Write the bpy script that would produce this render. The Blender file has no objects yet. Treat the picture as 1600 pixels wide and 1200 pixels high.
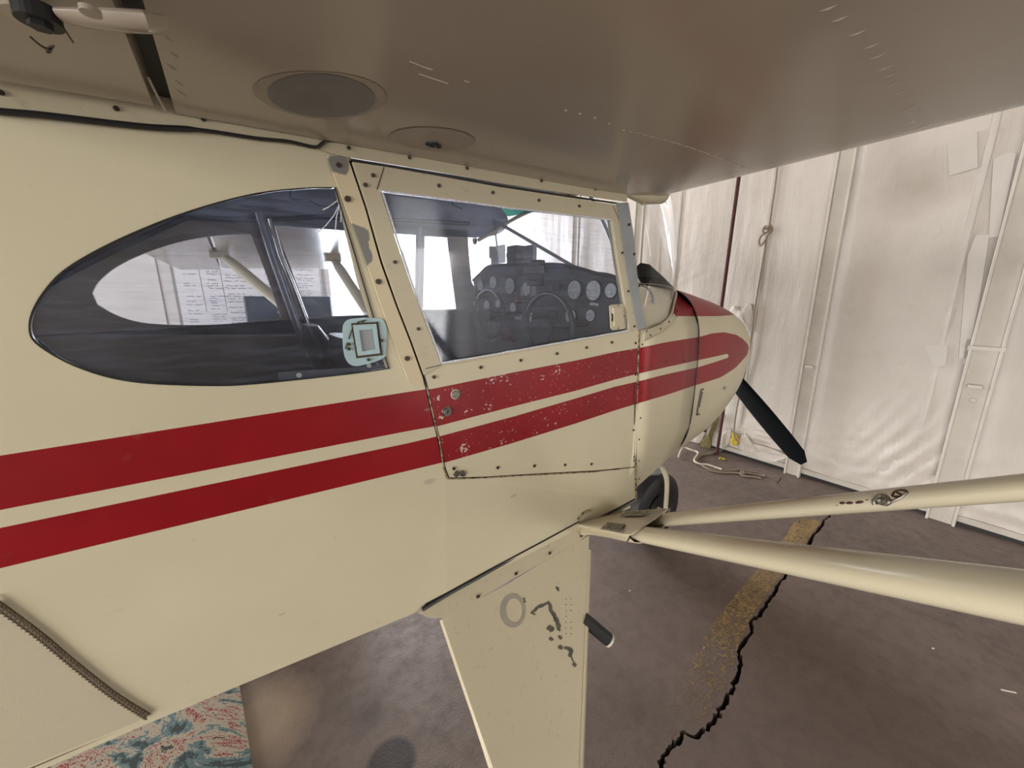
import bpy, bmesh, math, random
from mathutils import Vector, Matrix, noise
from mathutils.geometry import tessellate_polygon
from mathutils.bvhtree import BVHTree
random.seed(7)
PI = math.pi
SC = bpy.context.scene
COL = SC.collection

# ---------------------------------------------------------------- camera
F_PX, PITCH, AZ, CAM_Z = 600.0, math.radians(12.7), math.radians(54.4), 1.5
cd = bpy.data.cameras.new('camera'); cam = bpy.data.objects.new('camera', cd); COL.objects.link(cam)
cd.sensor_width = 36.0; cd.sensor_fit = 'HORIZONTAL'; cd.lens = 36.0*F_PX/1600; cd.clip_start = 0.02
hx, hy = math.cos(AZ), math.sin(AZ)
FWD = Vector((hx*math.cos(PITCH), hy*math.cos(PITCH), -math.sin(PITCH)))
RGT = Vector((hy, -hx, 0)); UPV = RGT.cross(FWD)
R = Matrix((RGT, UPV, -FWD)).transposed().to_4x4()
cam.matrix_world = Matrix.Translation((0, 0, CAM_Z)) @ R
SC.camera = cam
O = Vector((0, 0, CAM_Z))
def ray(px, py): return FWD + RGT*((px-800)/F_PX) - UPV*((py-600)/F_PX)
def PY(px, py, y): d = ray(px, py); return O + d*(y/d.y)
def PX(px, py, x): d = ray(px, py); return O + d*(x/d.x)
def PZ(px, py, z): d = ray(px, py); return O + d*((z-CAM_Z)/d.z)
def PP(px, py, p0, n): d = ray(px, py); return O + d*((p0-O).dot(n)/d.dot(n))

# ---------------------------------------------------------------- light
SC.view_settings.view_transform = 'Standard'; SC.view_settings.look = 'None'
SC.view_settings.gamma = 1; SC.view_settings.use_curve_mapping = False
SC.view_settings.exposure = 0.2
SC.cycles.use_denoising = True
SC.cycles.max_bounces = 10; SC.cycles.diffuse_bounces = 6; SC.cycles.transparent_max_bounces = 24
SC.cycles.sample_clamp_indirect = 6
w = bpy.data.worlds.new('sky'); SC.world = w; w.use_nodes = True
wb = w.node_tree.nodes['Background']; wb.inputs[0].default_value = (0.93, 0.96, 1.0, 1); wb.inputs[1].default_value = 3.0
def area(name, loc, target, sx, sy, power, color=(1, 1, 1), spread=180):
    l = bpy.data.lights.new(name, 'AREA'); l.shape = 'RECTANGLE'; l.size = sx; l.size_y = sy; l.energy = power; l.color = color
    l.spread = math.radians(spread)
    o = bpy.data.objects.new(name, l); COL.objects.link(o); o.location = loc
    d = Vector(target) - Vector(loc); o.rotation_euler = d.to_track_quat('-Z', 'Z').to_euler(); return o
# daylight through the side doorway (far left wall) through the open hangar door behind the tail; an added fill lamp in an invented right-wall opening brightens cowl and side
area('doorway_daylight', (2.6, 7.45, 1.45), (2.6, 0, 1.2), 2.3, 2.8, 420, (0.95, 0.97, 1.0))
area('hangar_door_daylight', (-6.95, -.4, 1.55), (0, -.4, 1.4), 2.8, 10.0, 760, (1.0, 0.95, 0.88))
area('cowl_fill_light', (3.25, -5.95, 1.3), (2.4, 0, 1.1), .9, 2.3, 55, (1.0, 0.96, 0.90))  # added fill lamp, out of view, to lift the nose and fuselage side
# ---------------------------------------------------------------- materials
MATS = {}
def srgb(r, g, b):
    f = lambda c: (c/255/12.92) if c/255 <= 0.04045 else ((c/255+0.055)/1.055)**2.4
    return (f(r), f(g), f(b), 1)
class NT:
    def __init__(s, name):
        s.m = bpy.data.materials.new(name); s.m.use_nodes = True; s.t = s.m.node_tree; s.n = s.t.nodes
        s.b = s.n['Principled BSDF']; s.out = s.n['Material Output']
    def add(s, typ, **k):
        x = s.n.new(typ)
        for a, v in k.items(): setattr(x, a, v)
        return x
    def link(s, a, b): s.t.links.new(a, b)
    def val(s, sock, v):
        if isinstance(v, (int, float, tuple)): sock.default_value = v
        else: s.link(v, sock)
    def coord(s): return s.add('ShaderNodeTexCoord').outputs['Object']
    def math(s, op, a, b=0.0, c=0.0, clamp=False):
        x = s.add('ShaderNodeMath', operation=op); x.use_clamp = clamp
        s.val(x.inputs[0], a); s.val(x.inputs[1], b)
        if op in ('MULTIPLY_ADD', 'SMOOTHSTEP', 'COMPARE'): s.val(x.inputs[2], c)
        return x.outputs[0]
    def noise(s, scale, detail=3, rough=.55, vec=None, dist=0.0):
        x = s.add('ShaderNodeTexNoise'); x.inputs['Scale'].default_value = scale
        x.inputs['Detail'].default_value = detail; x.inputs['Roughness'].default_value = rough
        x.inputs['Distortion'].default_value = dist
        s.link(vec if vec is not None else s.coord(), x.inputs['Vector']); return x.outputs['Fac']
    def ramp(s, f, lo, hi, a=0.0, b=1.0):
        x = s.add('ShaderNodeMapRange'); s.link(f, x.inputs[0])
        for i, v in enumerate((lo, hi, a, b)): x.inputs[i+1].default_value = v
        return x.outputs[0]
    def mix(s, f, a, b):
        x = s.add('ShaderNodeMix', data_type='RGBA'); s.val(x.inputs[0], f); s.val(x.inputs[6], a); s.val(x.inputs[7], b); return x.outputs[2]
    def bump(s, h, strength=.2, dist=.01, prev=None):
        x = s.add('ShaderNodeBump'); x.inputs['Strength'].default_value = strength; x.inputs['Distance'].default_value = dist
        s.link(h, x.inputs['Height'])
        if prev is not None: s.link(prev, x.inputs['Normal'])
        return x.outputs[0]
    def stretch(s, v, sc):
        x = s.add('ShaderNodeMapping'); s.link(v, x.inputs[0]); x.inputs['Scale'].default_value = sc; return x.outputs[0]
    def set(s, **k):
        for a, v in k.items(): s.val(s.b.inputs[a.replace('_', ' ')], v)
        return s
def simple(name, col, rough=.5, metal=0.0, var=.12, scale=25, bump=0.0, coat=0.0):
    t = NT(name); c2 = tuple(x*(1-var) for x in col[:3])+(1,)
    f = t.noise(scale, 4)
    t.set(Base_Color=t.mix(t.ramp(f, .35, .65), col, c2), Roughness=rough, Metallic=metal)
    if coat: t.set(Coat_Weight=coat)
    if bump: t.link(t.bump(t.noise(scale*4, 3), bump, .002), t.b.inputs['Normal'])
    MATS[name] = t.m; return t.m

CREAM = (0.61, 0.56, 0.405, 1); RED = srgb(140, 12, 24)
def cream_mat(name='cream_paint', col=CREAM, rough=.34, dirt=.35, fabric=.12):
    t = NT(name)
    f = t.ramp(t.noise(2.2, 4), .35, .7)
    g = t.ramp(t.noise(60, 3), .62, .75)
    c = t.mix(f, col, tuple(x*.9 for x in col[:3])+(1,))
    c = t.mix(t.math('MULTIPLY', g, dirt*.35), c, (0.25, .2, .13, 1))
    t.set(Base_Color=c, Roughness=rough, Specular_IOR_Level=.45)
    nb = t.bump(t.noise(420, 2), fabric, .0006)
    nb = t.bump(t.noise(3.0, 2), .25, .01, nb)
    t.link(nb, t.b.inputs['Normal']); MATS[name] = t.m; return t.m
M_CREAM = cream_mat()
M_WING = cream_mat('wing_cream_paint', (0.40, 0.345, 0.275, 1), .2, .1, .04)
# ---- stripes (world x-z projected; every mesh keeps world coordinates as object coordinates)
def prof(pts): return pts
X0, X1, Z0, Z1 = -1.2, 2.6, .5, 1.7
YD = 0.80                                   # plane of the cabin side
TAP = .02
def yside(x): return YD if x > .45 else YD + TAP*(.45-x)
N_REAR = Vector((TAP, 1, 0)).normalized(); P_REAR = Vector((.45, YD, 1))
def SD(px, py, off=0.0):
    p = PY(px, py, YD-off)
    if p.x < .45: p = PP(px, py, P_REAR-Vector((0, off, 0)), N_REAR)
    return p
def SR(px, py, off=0.0): return PP(px, py, P_REAR-Vector((0, off, 0)), N_REAR)
# cowl sections
def sell(w_, zt, zb, zc, n, k=48):
    out = []
    for i in range(k):
        a = 2*PI*i/k; s, c = math.sin(a), math.cos(a)
        y = 1.3 - w_*math.copysign(abs(s)**(2/n), s); h = (zt-zc) if c > 0 else (zc-zb)
        out.append((y, zc + h*math.copysign(abs(c)**(2/n), c)))
    return out
COWL = [(1.56, .458, 1.56, .74, 1.15, 4.0), (1.70, .452, 1.545, .745, 1.15, 3.7), (1.84, .443, 1.525, .76, 1.15, 3.4), (1.96, .43, 1.508, .785, 1.16, 3.2),
        (2.07, .413, 1.49, .825, 1.17, 3.0), (2.17, .393, 1.472, .87, 1.18, 2.8), (2.26, .365, 1.45, .92, 1.2, 2.6),
        (2.33, .332, 1.425, .975, 1.21, 2.5), (2.38, .295, 1.40, 1.02, 1.22, 2.4), (2.415, .25, 1.37, 1.06, 1.22, 2.3), (2.435, .20, 1.34, 1.10, 1.22, 2.2), (2.44, .15, 1.31, 1.13, 1.22, 2.1)]
def cowl_rows():
    return [[Vector((x, y, z)) for (y, z) in sell(w_, zt, zb, zc, n)] for (x, w_, zt, zb, zc, n) in COWL]
P0 = [(1.3, .74), (1.1, .74), (.9, .745), (.805, .785), (.793, .95), (.794, 1.1), (.797, 1.22), (.798, 1.28), (.799, 1.32), (.80, 1.355), (.80, 1.39)]
P1 = [(1.3, .74), (1.1, .745), (.95, .77), (.885, .83), (.848, .95), (.842, 1.1), (.842, 1.24), (.848, 1.32), (.862, 1.42), (.90, 1.49), (.978, 1.53)]
BASE = [(1.10, .80, 1.388), (1.209, .815, 1.396), (1.33, .845, 1.425), (1.44, .90, 1.474), (1.56, .978, 1.53)]
def boot_rows(mirror=False):
    rows = []
    for (x, yb, zb) in BASE:
        t = (x-1.10)/.46; r = []
        for i in range(10):
            y = P0[i][0]*(1-t)+P1[i][0]*t; z = P0[i][1]*(1-t)+P1[i][1]*t
            if i > 6:
                k = (i-6)/4; z6 = P0[6][1]*(1-t)+P1[6][1]*t; z = z6 + (zb-z6)*k
                yy = lambda zz: 1.3-.458*max(0, 1-(abs(zz-1.15)/.41)**4)**.25
                f = lambda zz: P0[6][0]*(1-t)+yy(zz)*t
                y = f(z) + (yb-f(zb))*k**3
            r.append(Vector((x, y, z)))
        r.append(Vector((x, yb, zb)))
        if mirror: r = [Vector((v.x, 2.6-v.y, v.z)) for v in r]
        rows.append(r)
    return rows
def bvh_of(rows_list):
    vs, fs = [], []
    for rows, closed in rows_list:
        b = len(vs); n = len(rows[0])
        for r in rows: vs += r
        for i in range(len(rows)-1):
            for j in range(n if closed else n-1):
                k = (j+1) % n; fs.append((b+i*n+j, b+i*n+k, b+(i+1)*n+k, b+(i+1)*n+j))
    return BVHTree.FromPolygons(vs, fs)
BV = bvh_of([(cowl_rows(), True), (boot_rows(), False)])
def SC_(px, py, off=0.0):
    """point of the nose cowl or boot cowl that the pixel ray meets, else the cabin side"""
    d = ray(px, py).normalized(); h = BV.ray_cast(O, d)
    if h[0] is None or h[0].y > 1.3: return None
    n = h[1] if h[1].dot(d) < 0 else -h[1]
    return h[0] + n*off
def ANY(px, py, off=0.0):
    p = SD(px, py, off)
    if p.x < 1.10: return p
    q = SC_(px, py, off); return q if q is not None else p
def edge_curve(pts):
    o = []
    for (px, py) in pts:
        p = ANY(px, py)
        if not o or p.x > o[-1][0]+.004: o.append((p.x, p.z))
    return o
E_A = edge_curve([(0, 712), (640, 612), (675, 607), (800, 582), (900, 563), (960, 550), (995, 544), (1040, 535), (1090, 527), (1112, 521), (1131, 519), (1150, 523), (1160, 529), (1167, 536)])
E_B = edge_curve([(0, 797), (640, 673), (680, 666), (800, 635), (900, 610), (960, 593), (995, 584), (1040, 574), (1090, 563), (1137, 552.5)])
E_C = edge_curve([(0, 825), (640, 692), (680, 682.5), (800, 651), (900, 622), (960, 604), (995, 596), (1040, 585), (1090, 574), (1137, 559)])
E_D = edge_curve([(0, 888), (640, 735), (698, 721), (800, 692), (900, 661), (960, 641), (1001, 629), (1045, 616), (1090, 601), (1125, 590), (1150, 574), (1160, 563), (1167, 555)])
E_E = edge_curve([(1072, 494), (1087, 495), (1120, 494), (1145, 492)])
TIPX = E_B[-1][0]
def closepts(a, b):
    xa = max(a[-1][0], b[-1][0])+.05; zm = (a[-1][1]+b[-1][1])/2
    a.append((xa, zm)); b.append((xa, zm))
closepts(E_A, E_D)
E_B.append((TIPX+.012, (E_B[-1][1]+E_C[-1][1])/2)); E_C.append(E_B[-1])
def float_curve(t, xs, pts):
    n = t.add('ShaderNodeFloatCurve'); t.link(xs, n.inputs['Value']); c = n.mapping.curves[0]
    m = n.mapping; m.use_clip = False
    P = [((x-X0)/(X1-X0), (z-Z0)/(Z1-Z0)) for x, z in pts]
    s0 = (P[1][1]-P[0][1])/(P[1][0]-P[0][0])
    P = [(0, P[0][1]-P[0][0]*s0)]+P+[(1, P[-1][1])]
    while len(c.points) < len(P): c.points.new(.5, .5)
    for q, p in zip(c.points, P): q.location = p; q.handle_type = 'VECTOR'
    m.update(); return n.outputs[0]
def striped(name, top_red=False, chips=0.0, rough=.33, fabric=.1, spots=(), smudges=()):
    t = NT(name); co = t.coord(); sx = t.add('ShaderNodeSeparateXYZ'); t.link(co, sx.inputs[0])
    xs = t.ramp(sx.outputs[0], X0, X1); zs = t.ramp(sx.outputs[2], Z0, Z1)
    x_ = sx.outputs[0]
    A, B, C, D = [float_curve(t, xs, e) for e in (E_A, E_B, E_C, E_D)]
    lt = lambda a, b: t.math('LESS_THAN', a, b)
    up = t.math('MULTIPLY', lt(zs, A), lt(D, zs))
    inner = t.math('MULTIPLY', lt(zs, B), lt(C, zs))
    inner = t.math('MULTIPLY', inner, lt(x_, TIPX+.012))
    red = t.math('MULTIPLY', up, t.math('SUBTRACT', 1.0, inner))
    if top_red:
        zE = float_curve(t, xs, E_E)
        tr = t.math('MULTIPLY', lt(zE, zs), t.math('GREATER_THAN', x_, 1.34))
        tr = t.math('MULTIPLY', tr, t.math('LESS_THAN', x_, 2.40))
        red = t.math('MAXIMUM', red, tr)
    f = t.ramp(t.noise(2.2, 4), .35, .7)
    cr = t.mix(f, CREAM, tuple(v*.9 for v in CREAM[:3])+(1,))
    c = t.mix(red, cr, t.mix(t.ramp(t.noise(5, 3), .4, .7), RED, tuple(v*.8 for v in RED[:3])+(1,)))
    if chips:
        n1 = t.noise(75, 3, .6); n2 = t.noise(4.5, 2)
        ch = t.math('MULTIPLY', t.ramp(n1, .66, .68), t.ramp(n2, .52, .62))
        n4 = t.noise(150, 3, .65)
        for (px_, py_, r_, th_) in spots:
            d_ = t.add('ShaderNodeVectorMath', operation='DISTANCE'); t.link(co, d_.inputs[0]); d_.inputs[1].default_value = SD(px_, py_)
            m_ = t.math('MULTIPLY', t.ramp(d_.outputs['Value'], r_*.35, r_, 1.0, 0.0), .16)
            ch = t.math('MAXIMUM', ch, t.ramp(t.math('ADD', n4, m_), th_+.025, th_+.045))
        c = t.mix(t.math('MULTIPLY', ch, chips), c, (.6, .52, .45, 1))
    for (px_, py_, r_, k_) in smudges:
        d_ = t.add('ShaderNodeVectorMath', operation='DISTANCE'); t.link(t.stretch(co, (1, 1, 2.2)), d_.inputs[0]); q_ = SD(px_, py_); q_.z *= 2.2; d_.inputs[1].default_value = q_
        c = t.mix(t.math('MULTIPLY', t.ramp(t.math('ADD', d_.outputs['Value'], t.math('MULTIPLY', t.noise(60, 3), r_*.8)), r_, r_*1.6, 1.0, 0.0), k_), c, (.27, .25, .21, 1))
    dirt = t.math('MULTIPLY', t.ramp(t.noise(30, 4), .66, .8), .18)
    c = t.mix(dirt, c, (.2, .15, .1, 1))
    t.set(Base_Color=c, Roughness=rough, Specular_IOR_Level=.4)
    nb = t.bump(t.noise(420, 2), fabric, .0006); nb = t.bump(t.noise(3.0, 2), .2, .01, nb)
    t.link(nb, t.b.inputs['Normal']); MATS[name] = t.m; return t.m
M_SKIN = striped('cream_fabric_with_red_stripes', smudges=((672, 752, .016, .45), (803, 775, .012, .45), (440, 960, .006, .4), (668, 640, .008, .4)))
M_DOOR = striped('chipped_door_paint', chips=1.0, spots=((768, 592, .03, .68), (784, 588, .03, .68), (762, 634, .025, .71), (727, 645, .012, .68), (725, 700, .03, .69), (786, 690, .02, .72), (870, 578, .03, .70), (847, 590, .02, .72), (880, 640, .04, .74), (682, 622, .012, .66), (688, 650, .014, .66), (690, 690, .012, .67), (960, 700, .04, .72)), rough=.38, fabric=.03)
M_COWL = striped('cowl_paint', top_red=True, rough=.42, fabric=.02)

M_BLACK = simple('black_rubber', (.012, .012, .013, 1), .55)
M_SEAL = simple('black_seal', (.01, .01, .012, 1), .4)
M_GREY = simple('weathered_grey_metal', srgb(150, 155, 158), .45, .3, .15, 12)
M_STEEL = simple('old_steel', (.22, .2, .18, 1), .4, .8, .4, 80)
M_DARKSTEEL = simple('dark_screw_steel', (.09, .07, .055, 1), .45, .6, .4, 120)
M_PROP = simple('black_propeller_paint', (.002, .003, .004, 1), .75)
M_PROP.node_tree.nodes['Principled BSDF'].inputs['Specular IOR Level'].default_value = .12
M_UPH = simple('grey_headliner', srgb(150, 154, 172), .8, 0, .25, 8, .2)
M_RING = simple('taupe_window_trim', srgb(172, 160, 150), .7, 0, .12, 10, .1)
M_NAVY = simple('navy_side_panel', srgb(26, 34, 54), .6, 0, .2, 6, .2)
M_SEAT = simple('plum_seat_vinyl', srgb(44, 28, 42), .42, 0, .2, 14, .2)
M_PANEL = simple('dark_panel_paint', srgb(70, 76, 80), .5, 0, .15, 20)
M_PANELBLK = simple('black_panel_paint', srgb(22, 24, 28), .45, 0, .15, 20)
M_WHITE = simple('white_card', srgb(225, 222, 212), .6, 0, .05)
M_DIAL = simple('dial_face', srgb(214, 216, 212), .5, 0, .35, 60)
M_CHROME = simple('chrome', (.55, .55, .56, 1), .18, 1.0, .1)
M_ICE = simple('pale_blue_vent_plastic', srgb(168, 196, 202), .3, 0, .1, 30)
M_GLUE = simple('brown_dried_sealant', srgb(74, 58, 36), .5, 0, .3, 60)
M_GREEN = simple('green_visor_plastic', srgb(40, 130, 112), .3, 0, .1)
M_GREEN.node_tree.nodes['Principled BSDF'].inputs['Transmission Weight'].default_value = .8
M_ROPE = simple('weathered_rope', srgb(150, 135, 118), .85, 0, .35, 150, .6)
M_ROPEW = simple('white_rope', srgb(205, 195, 180), .85, 0, .2, 150, .6)
M_RUST = simple('rusty_red_pole', srgb(74, 30, 24), .6, .2, .4, 30, .3)
M_POST = simple('white_painted_steel', srgb(196, 190, 180), .5, .1, .12, 6, .05)
M_YEL = simple('yellow_fibreglass', srgb(214, 186, 74), .9, 0, .3, 60, .8)
M_OLIVE = simple('torn_fibreglass', srgb(122, 112, 70), .95, 0, .4, 50, .9)
M_INK = simple('marker_ink', srgb(30, 34, 50), .6)
M_INKB = simple('blue_marker_ink', srgb(60, 110, 150), .6)
M_BOARD = simple('whiteboard_surface', srgb(244, 243, 248), .25, 0, .03)
M_ALU = simple('aluminium_frame', (.6, .6, .6, 1), .35, .8)
M_CAB = simple('dark_blue_cabinet_paint', srgb(40, 52, 66), .4, .1, .15, 4)
M_REDL = simple('red_plastic', srgb(150, 40, 30), .4)
M_PATCH = simple('grey_primer', srgb(124, 121, 116), .6, 0, .15, 25)
M_FAIR = cream_mat('chipped_cream_metal', (.54, .485, .35, 1), .4, .9, .02)

def glass_mat(name, haze=.10, tint=(.915, .94, .995, 1)):
    t = NT(name); t.n.remove(t.b)
    co = t.coord()
    tr = t.add('ShaderNodeBsdfTransparent'); tr.inputs[0].default_value = tint
    gl = t.add('ShaderNodeBsdfGlossy'); gl.inputs['Roughness'].default_value = .06
    df = t.add('ShaderNodeBsdfTranslucent'); df.inputs[0].default_value = (.55, .62, .85, 1)
    d2 = t.add('ShaderNodeBsdfDiffuse'); d2.inputs[0].default_value = (.5, .55, .68, 1)
    fr = t.add('ShaderNodeFresnel'); geo = t.add('ShaderNodeNewGeometry'); t.link(t.math('MULTIPLY_ADD', geo.outputs['Backfacing'], 1/1.42-1.42, 1.42), fr.inputs[0])
    s1 = t.noise(14, 5, .7, t.stretch(co, (1, 1, 9))); s2 = t.noise(3.0, 3, .6)
    sc = t.ramp(s1, .45, .8, 0.0, 1.0)
    hz = t.math('MULTIPLY_ADD', sc, haze*1.3, haze*.35)
    hz = t.math('MULTIPLY', hz, t.ramp(s2, .25, .75, .5, 1.5))
    m0 = t.add('ShaderNodeMixShader'); m0.inputs[0].default_value = .35; t.link(df.outputs[0], m0.inputs[1]); t.link(d2.outputs[0], m0.inputs[2])
    m1 = t.add('ShaderNodeMixShader'); t.link(fr.outputs[0], m1.inputs[0]); t.link(tr.outputs[0], m1.inputs[1]); t.link(gl.outputs[0], m1.inputs[2])
    m2 = t.add('ShaderNodeMixShader'); t.link(hz, m2.inputs[0]); t.link(m1.outputs[0], m2.inputs[1]); t.link(m0.outputs[0], m2.inputs[2])
    t.link(m2.outputs[0], t.out.inputs['Surface']); MATS[name] = t.m; return t.m
M_GLASS = glass_mat('scratched_plexiglass', .105)
M_GLASS2 = glass_mat('windshield_plexiglass', .012, (.98, .985, .99, 1))
M_EDGE = simple('white_glass_chips_and_glint', srgb(225, 228, 235), .4, 0, .3, 150)  # white of chipped plexi, with the edge glint put into the colour

# ---------------------------------------------------------------- mesh helpers
def new_obj(name, verts, faces, mat, parent=None, smooth=False, recalc=True):
    me = bpy.data.meshes.new(name); me.from_pydata([tuple(v) for v in verts], [], faces)
    bm = bmesh.new(); bm.from_mesh(me)
    if recalc: bmesh.ops.recalc_face_normals(bm, faces=bm.faces)
    bm.to_mesh(me); bm.free()
    mats = mat if isinstance(mat, (list, tuple)) else [mat]
    for m in mats: me.materials.append(m)
    if smooth:
        me.polygons.foreach_set('use_smooth', [True]*len(me.polygons))
        try: me.set_sharp_from_angle(angle=math.radians(38))
        except Exception: pass
    o = bpy.data.objects.new(name, me); COL.objects.link(o)
    if parent is not None:
        o.parent = parent; o.matrix_parent_inverse = WORLD[parent].inverted()
    WORLD[o] = Matrix.Identity(4)
    return o
WORLD = {}
def thing(name, loc, label=None, cat=None, group=None):
    o = bpy.data.objects.new(name, None); COL.objects.link(o); o.location = loc; o.empty_display_size = .1
    WORLD[o] = Matrix.Translation(loc)
    if label: o['label'] = label
    if cat: o['category'] = cat
    if group: o['group'] = group
    return o
def tag(o, label, cat, group=None):
    o['label'] = label; o['category'] = cat
    if group: o['group'] = group
    return o
def struct(o): o['kind'] = 'structure'; return o
class MB:
    def __init__(s): s.v = []; s.f = []; s.mi = []
    def _add(s, v, f, m=0):
        b = len(s.v); s.v += [Vector(x) for x in v]; s.f += [tuple(b+i for i in q) for q in f]; s.mi += [m]*len(f)
    def box(s, c, h, rot=None, m=0, taper=1.0):
        c = Vector(c); v = []
        for z in (-1, 1):
            k = taper if z > 0 else 1
            for x, y in ((-1, -1), (1, -1), (1, 1), (-1, 1)):
                p = Vector((x*h[0]*k, y*h[1]*k, z*h[2])); v.append(c + (rot @ p if rot else p))
        s._add(v, [(0, 3, 2, 1), (4, 5, 6, 7), (0, 1, 5, 4), (1, 2, 6, 5), (2, 3, 7, 6), (3, 0, 4, 7)], m); return s
    def tube(s, pts, r, n=10, m=0, closed=False, flat=1.0, flatdir=None, cap=True):
        pts = [Vector(p) for p in pts]; N = len(pts); rs = r if isinstance(r, (list, tuple)) else [r]*N
        rings = []; prev = None
        for i, p in enumerate(pts):
            if closed: t = pts[(i+1) % N]-pts[i-1]
            else: t = pts[min(i+1, N-1)]-pts[max(i-1, 0)]
            t = t.normalized() if t.length > 1e-9 else Vector((0, 0, 1))
            ref = Vector(flatdir) if flatdir is not None else prev
            if ref is None: ref = Vector((0, 0, 1)) if abs(t.z) < .9 else Vector((1, 0, 0))
            a = ref - t*ref.dot(t)
            if a.length < 1e-6: a = t.orthogonal()
            a.normalize(); prev = a; b = t.cross(a)
            rings.append([p + a*(math.cos(2*PI*k/n)*rs[i]) + b*(math.sin(2*PI*k/n)*rs[i]*flat) for k in range(n)])
        v = [x for q in rings for x in q]; f = []
        for i in range(N if closed else N-1):
            j = (i+1) % N
            for k in range(n): l = (k+1) % n; f.append((i*n+k, i*n+l, j*n+l, j*n+k))
        if not closed and cap: f.append(tuple(range(n))[::-1]); f.append(tuple((N-1)*n+k for k in range(n)))
        s._add(v, f, m); return s
    def disc(s, c, nrm, r, h, n=20, m=0, sc=(1, 1), up=None):
        """short cylinder from c along nrm"""
        c = Vector(c); nrm = Vector(nrm).normalized()
        a = (Vector(up) if up is not None else (Vector((0, 0, 1)) if abs(nrm.z) < .9 else Vector((1, 0, 0)))); a = (a-nrm*a.dot(nrm)).normalized(); b = nrm.cross(a)
        v = []
        for z in (0, h):
            v += [c + nrm*z + a*(math.cos(2*PI*k/n)*r*sc[0]) + b*(math.sin(2*PI*k/n)*r*sc[1]) for k in range(n)]
        f = [(k, (k+1) % n, n+(k+1) % n, n+k) for k in range(n)] + [tuple(range(n))[::-1], tuple(range(n, 2*n))]
        s._add(v, f, m); return s
    def poly(s, outer, holes=(), thick=Vector((0, .01, 0)), m=0):
        loops = [[Vector(p) for p in outer]]+[[Vector(p) for p in h] for h in holes]
        allv = [p for l in loops for p in l]; n = len(allv); tris = tessellate_polygon(loops)
        f = [tuple(t) for t in tris]+[tuple(n+i for i in reversed(t)) for t in tris]; b = 0
        for l in loops:
            for i in range(len(l)): j = (i+1) % len(l); f.append((b+i, b+j, n+b+j, n+b+i))
            b += len(l)
        th = Vector(thick); s._add(allv+[p+th for p in allv], f, m); return s
    def grid(s, rows, closed=False, m=0):
        n = len(rows[0]); v = [p for r in rows for p in r]; f = []
        for i in range(len(rows)-1):
            for j in range(n if closed else n-1):
                k = (j+1) % n; f.append((i*n+j, i*n+k, (i+1)*n+k, (i+1)*n+j))
        s._add(v, f, m); return s
    def fan(s, ring, m=0): s._add(ring, [tuple(range(len(ring)))], m); return s
    def build(s, name, mat, parent=None, smooth=False, recalc=True):
        o = new_obj(name, s.v, s.f, mat, parent, smooth, recalc)
        if any(s.mi): o.data.polygons.foreach_set('material_index', s.mi)
        return o
def solid(o, t, off=-1):
    m = o.modifiers.new('thickness', 'SOLIDIFY'); m.thickness = t; m.offset = off; return o
def bevel(o, w_, seg=2):
    m = o.modifiers.new('bevel', 'BEVEL'); m.width = w_; m.segments = seg; m.limit_method = 'ANGLE'; return o
def cr(pts, k=6, closed=False):
    """Catmull-Rom through the points"""
    P = [Vector(p) for p in pts]; N = len(P); out = []
    for i in range(N if closed else N-1):
        a, b, c, d = (P[(i-1) % N], P[i], P[(i+1) % N], P[(i+2) % N]) if closed else (P[max(i-1, 0)], P[i], P[i+1], P[min(i+2, N-1)])
        for j in range(k):
            t = j/k; out.append(.5*((2*b)+(c-a)*t+(2*a-5*b+4*c-d)*t*t+(3*b-a-3*c+d)*t**3))
    if not closed: out.append(P[-1])
    return out
def cr2(pts, k=6, closed=False): return [(v.x, v.y) for v in cr([(x, y, 0) for x, y in pts], k, closed)]
def px_curve(pts, fn, k=6, closed=False): return [fn(x, y) for x, y in cr2(pts, k, closed)]

exec_parts = []
# ================================================================ THE HANGAR
XW = 3.85; YL = 7.3; YR = -6.0; XB = -7.0; ZC = 3.4
# floor with a real crack cut through it
crack_px = [(1303, 797), (1296, 806), (1289, 812), (1276, 830), (1262, 851), (1244, 876), (1226, 900), (1215, 916), (1208, 930), (1199, 943), (1186, 961), (1173, 970), (1176, 983), (1163, 1001), (1154, 1019), (1158, 1037), (1151, 1055), (1146, 1073), (1136, 1091), (1125, 1109), (1118, 1124), (1105, 1139), (1091, 1150), (1069, 1145), (1058, 1159), (1046, 1172), (1037, 1184), (1031, 1204), (1020, 1240), (1000, 1290)]
cp = [PZ(x, y, 0) for x, y in crack_px]
cf = []
for i in range(len(cp)-1):
    for k in range(4):
        t = k/4; p = cp[i].lerp(cp[i+1], t); p.x += random.uniform(-.006, .006); p.y += random.uniform(-.006, .006); cf.append(p)
cf.append(cp[-1]); L, Rr = [], []
for i, p in enumerate(cf):
    t = (cf[min(i+1, len(cf)-1)]-cf[max(i-1, 0)]).normalized(); n = Vector((-t.y, t.x, 0))
    e = min(1, min(i, len(cf)-1-i)/5)
    wd = e*(.0065+.005*noise.noise(Vector((i*.21, 3, 0)))+.0035*random.random())
    if i == 0 or i == len(cf)-1: wd = .0005
    L.append(p+n*max(wd, .001)); Rr.append(p-n*max(wd, .001))
hole = L + Rr[::-1]
t = NT('dirty_concrete'); co = t.coord()
n1 = t.noise(1.1, 5, .6); n2 = t.noise(14, 7, .72); n3 = t.noise(170, 3, .6)
c = t.mix(t.ramp(n1, .35, .68), srgb(126, 111, 104), srgb(98, 86, 80))
c = t.mix(t.math('MULTIPLY', t.ramp(n2, .45, .75), .45), c, srgb(64, 55, 53))
c = t.mix(t.math('MULTIPLY', t.ramp(n3, .62, .75), .35), c, srgb(140, 128, 118))
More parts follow.
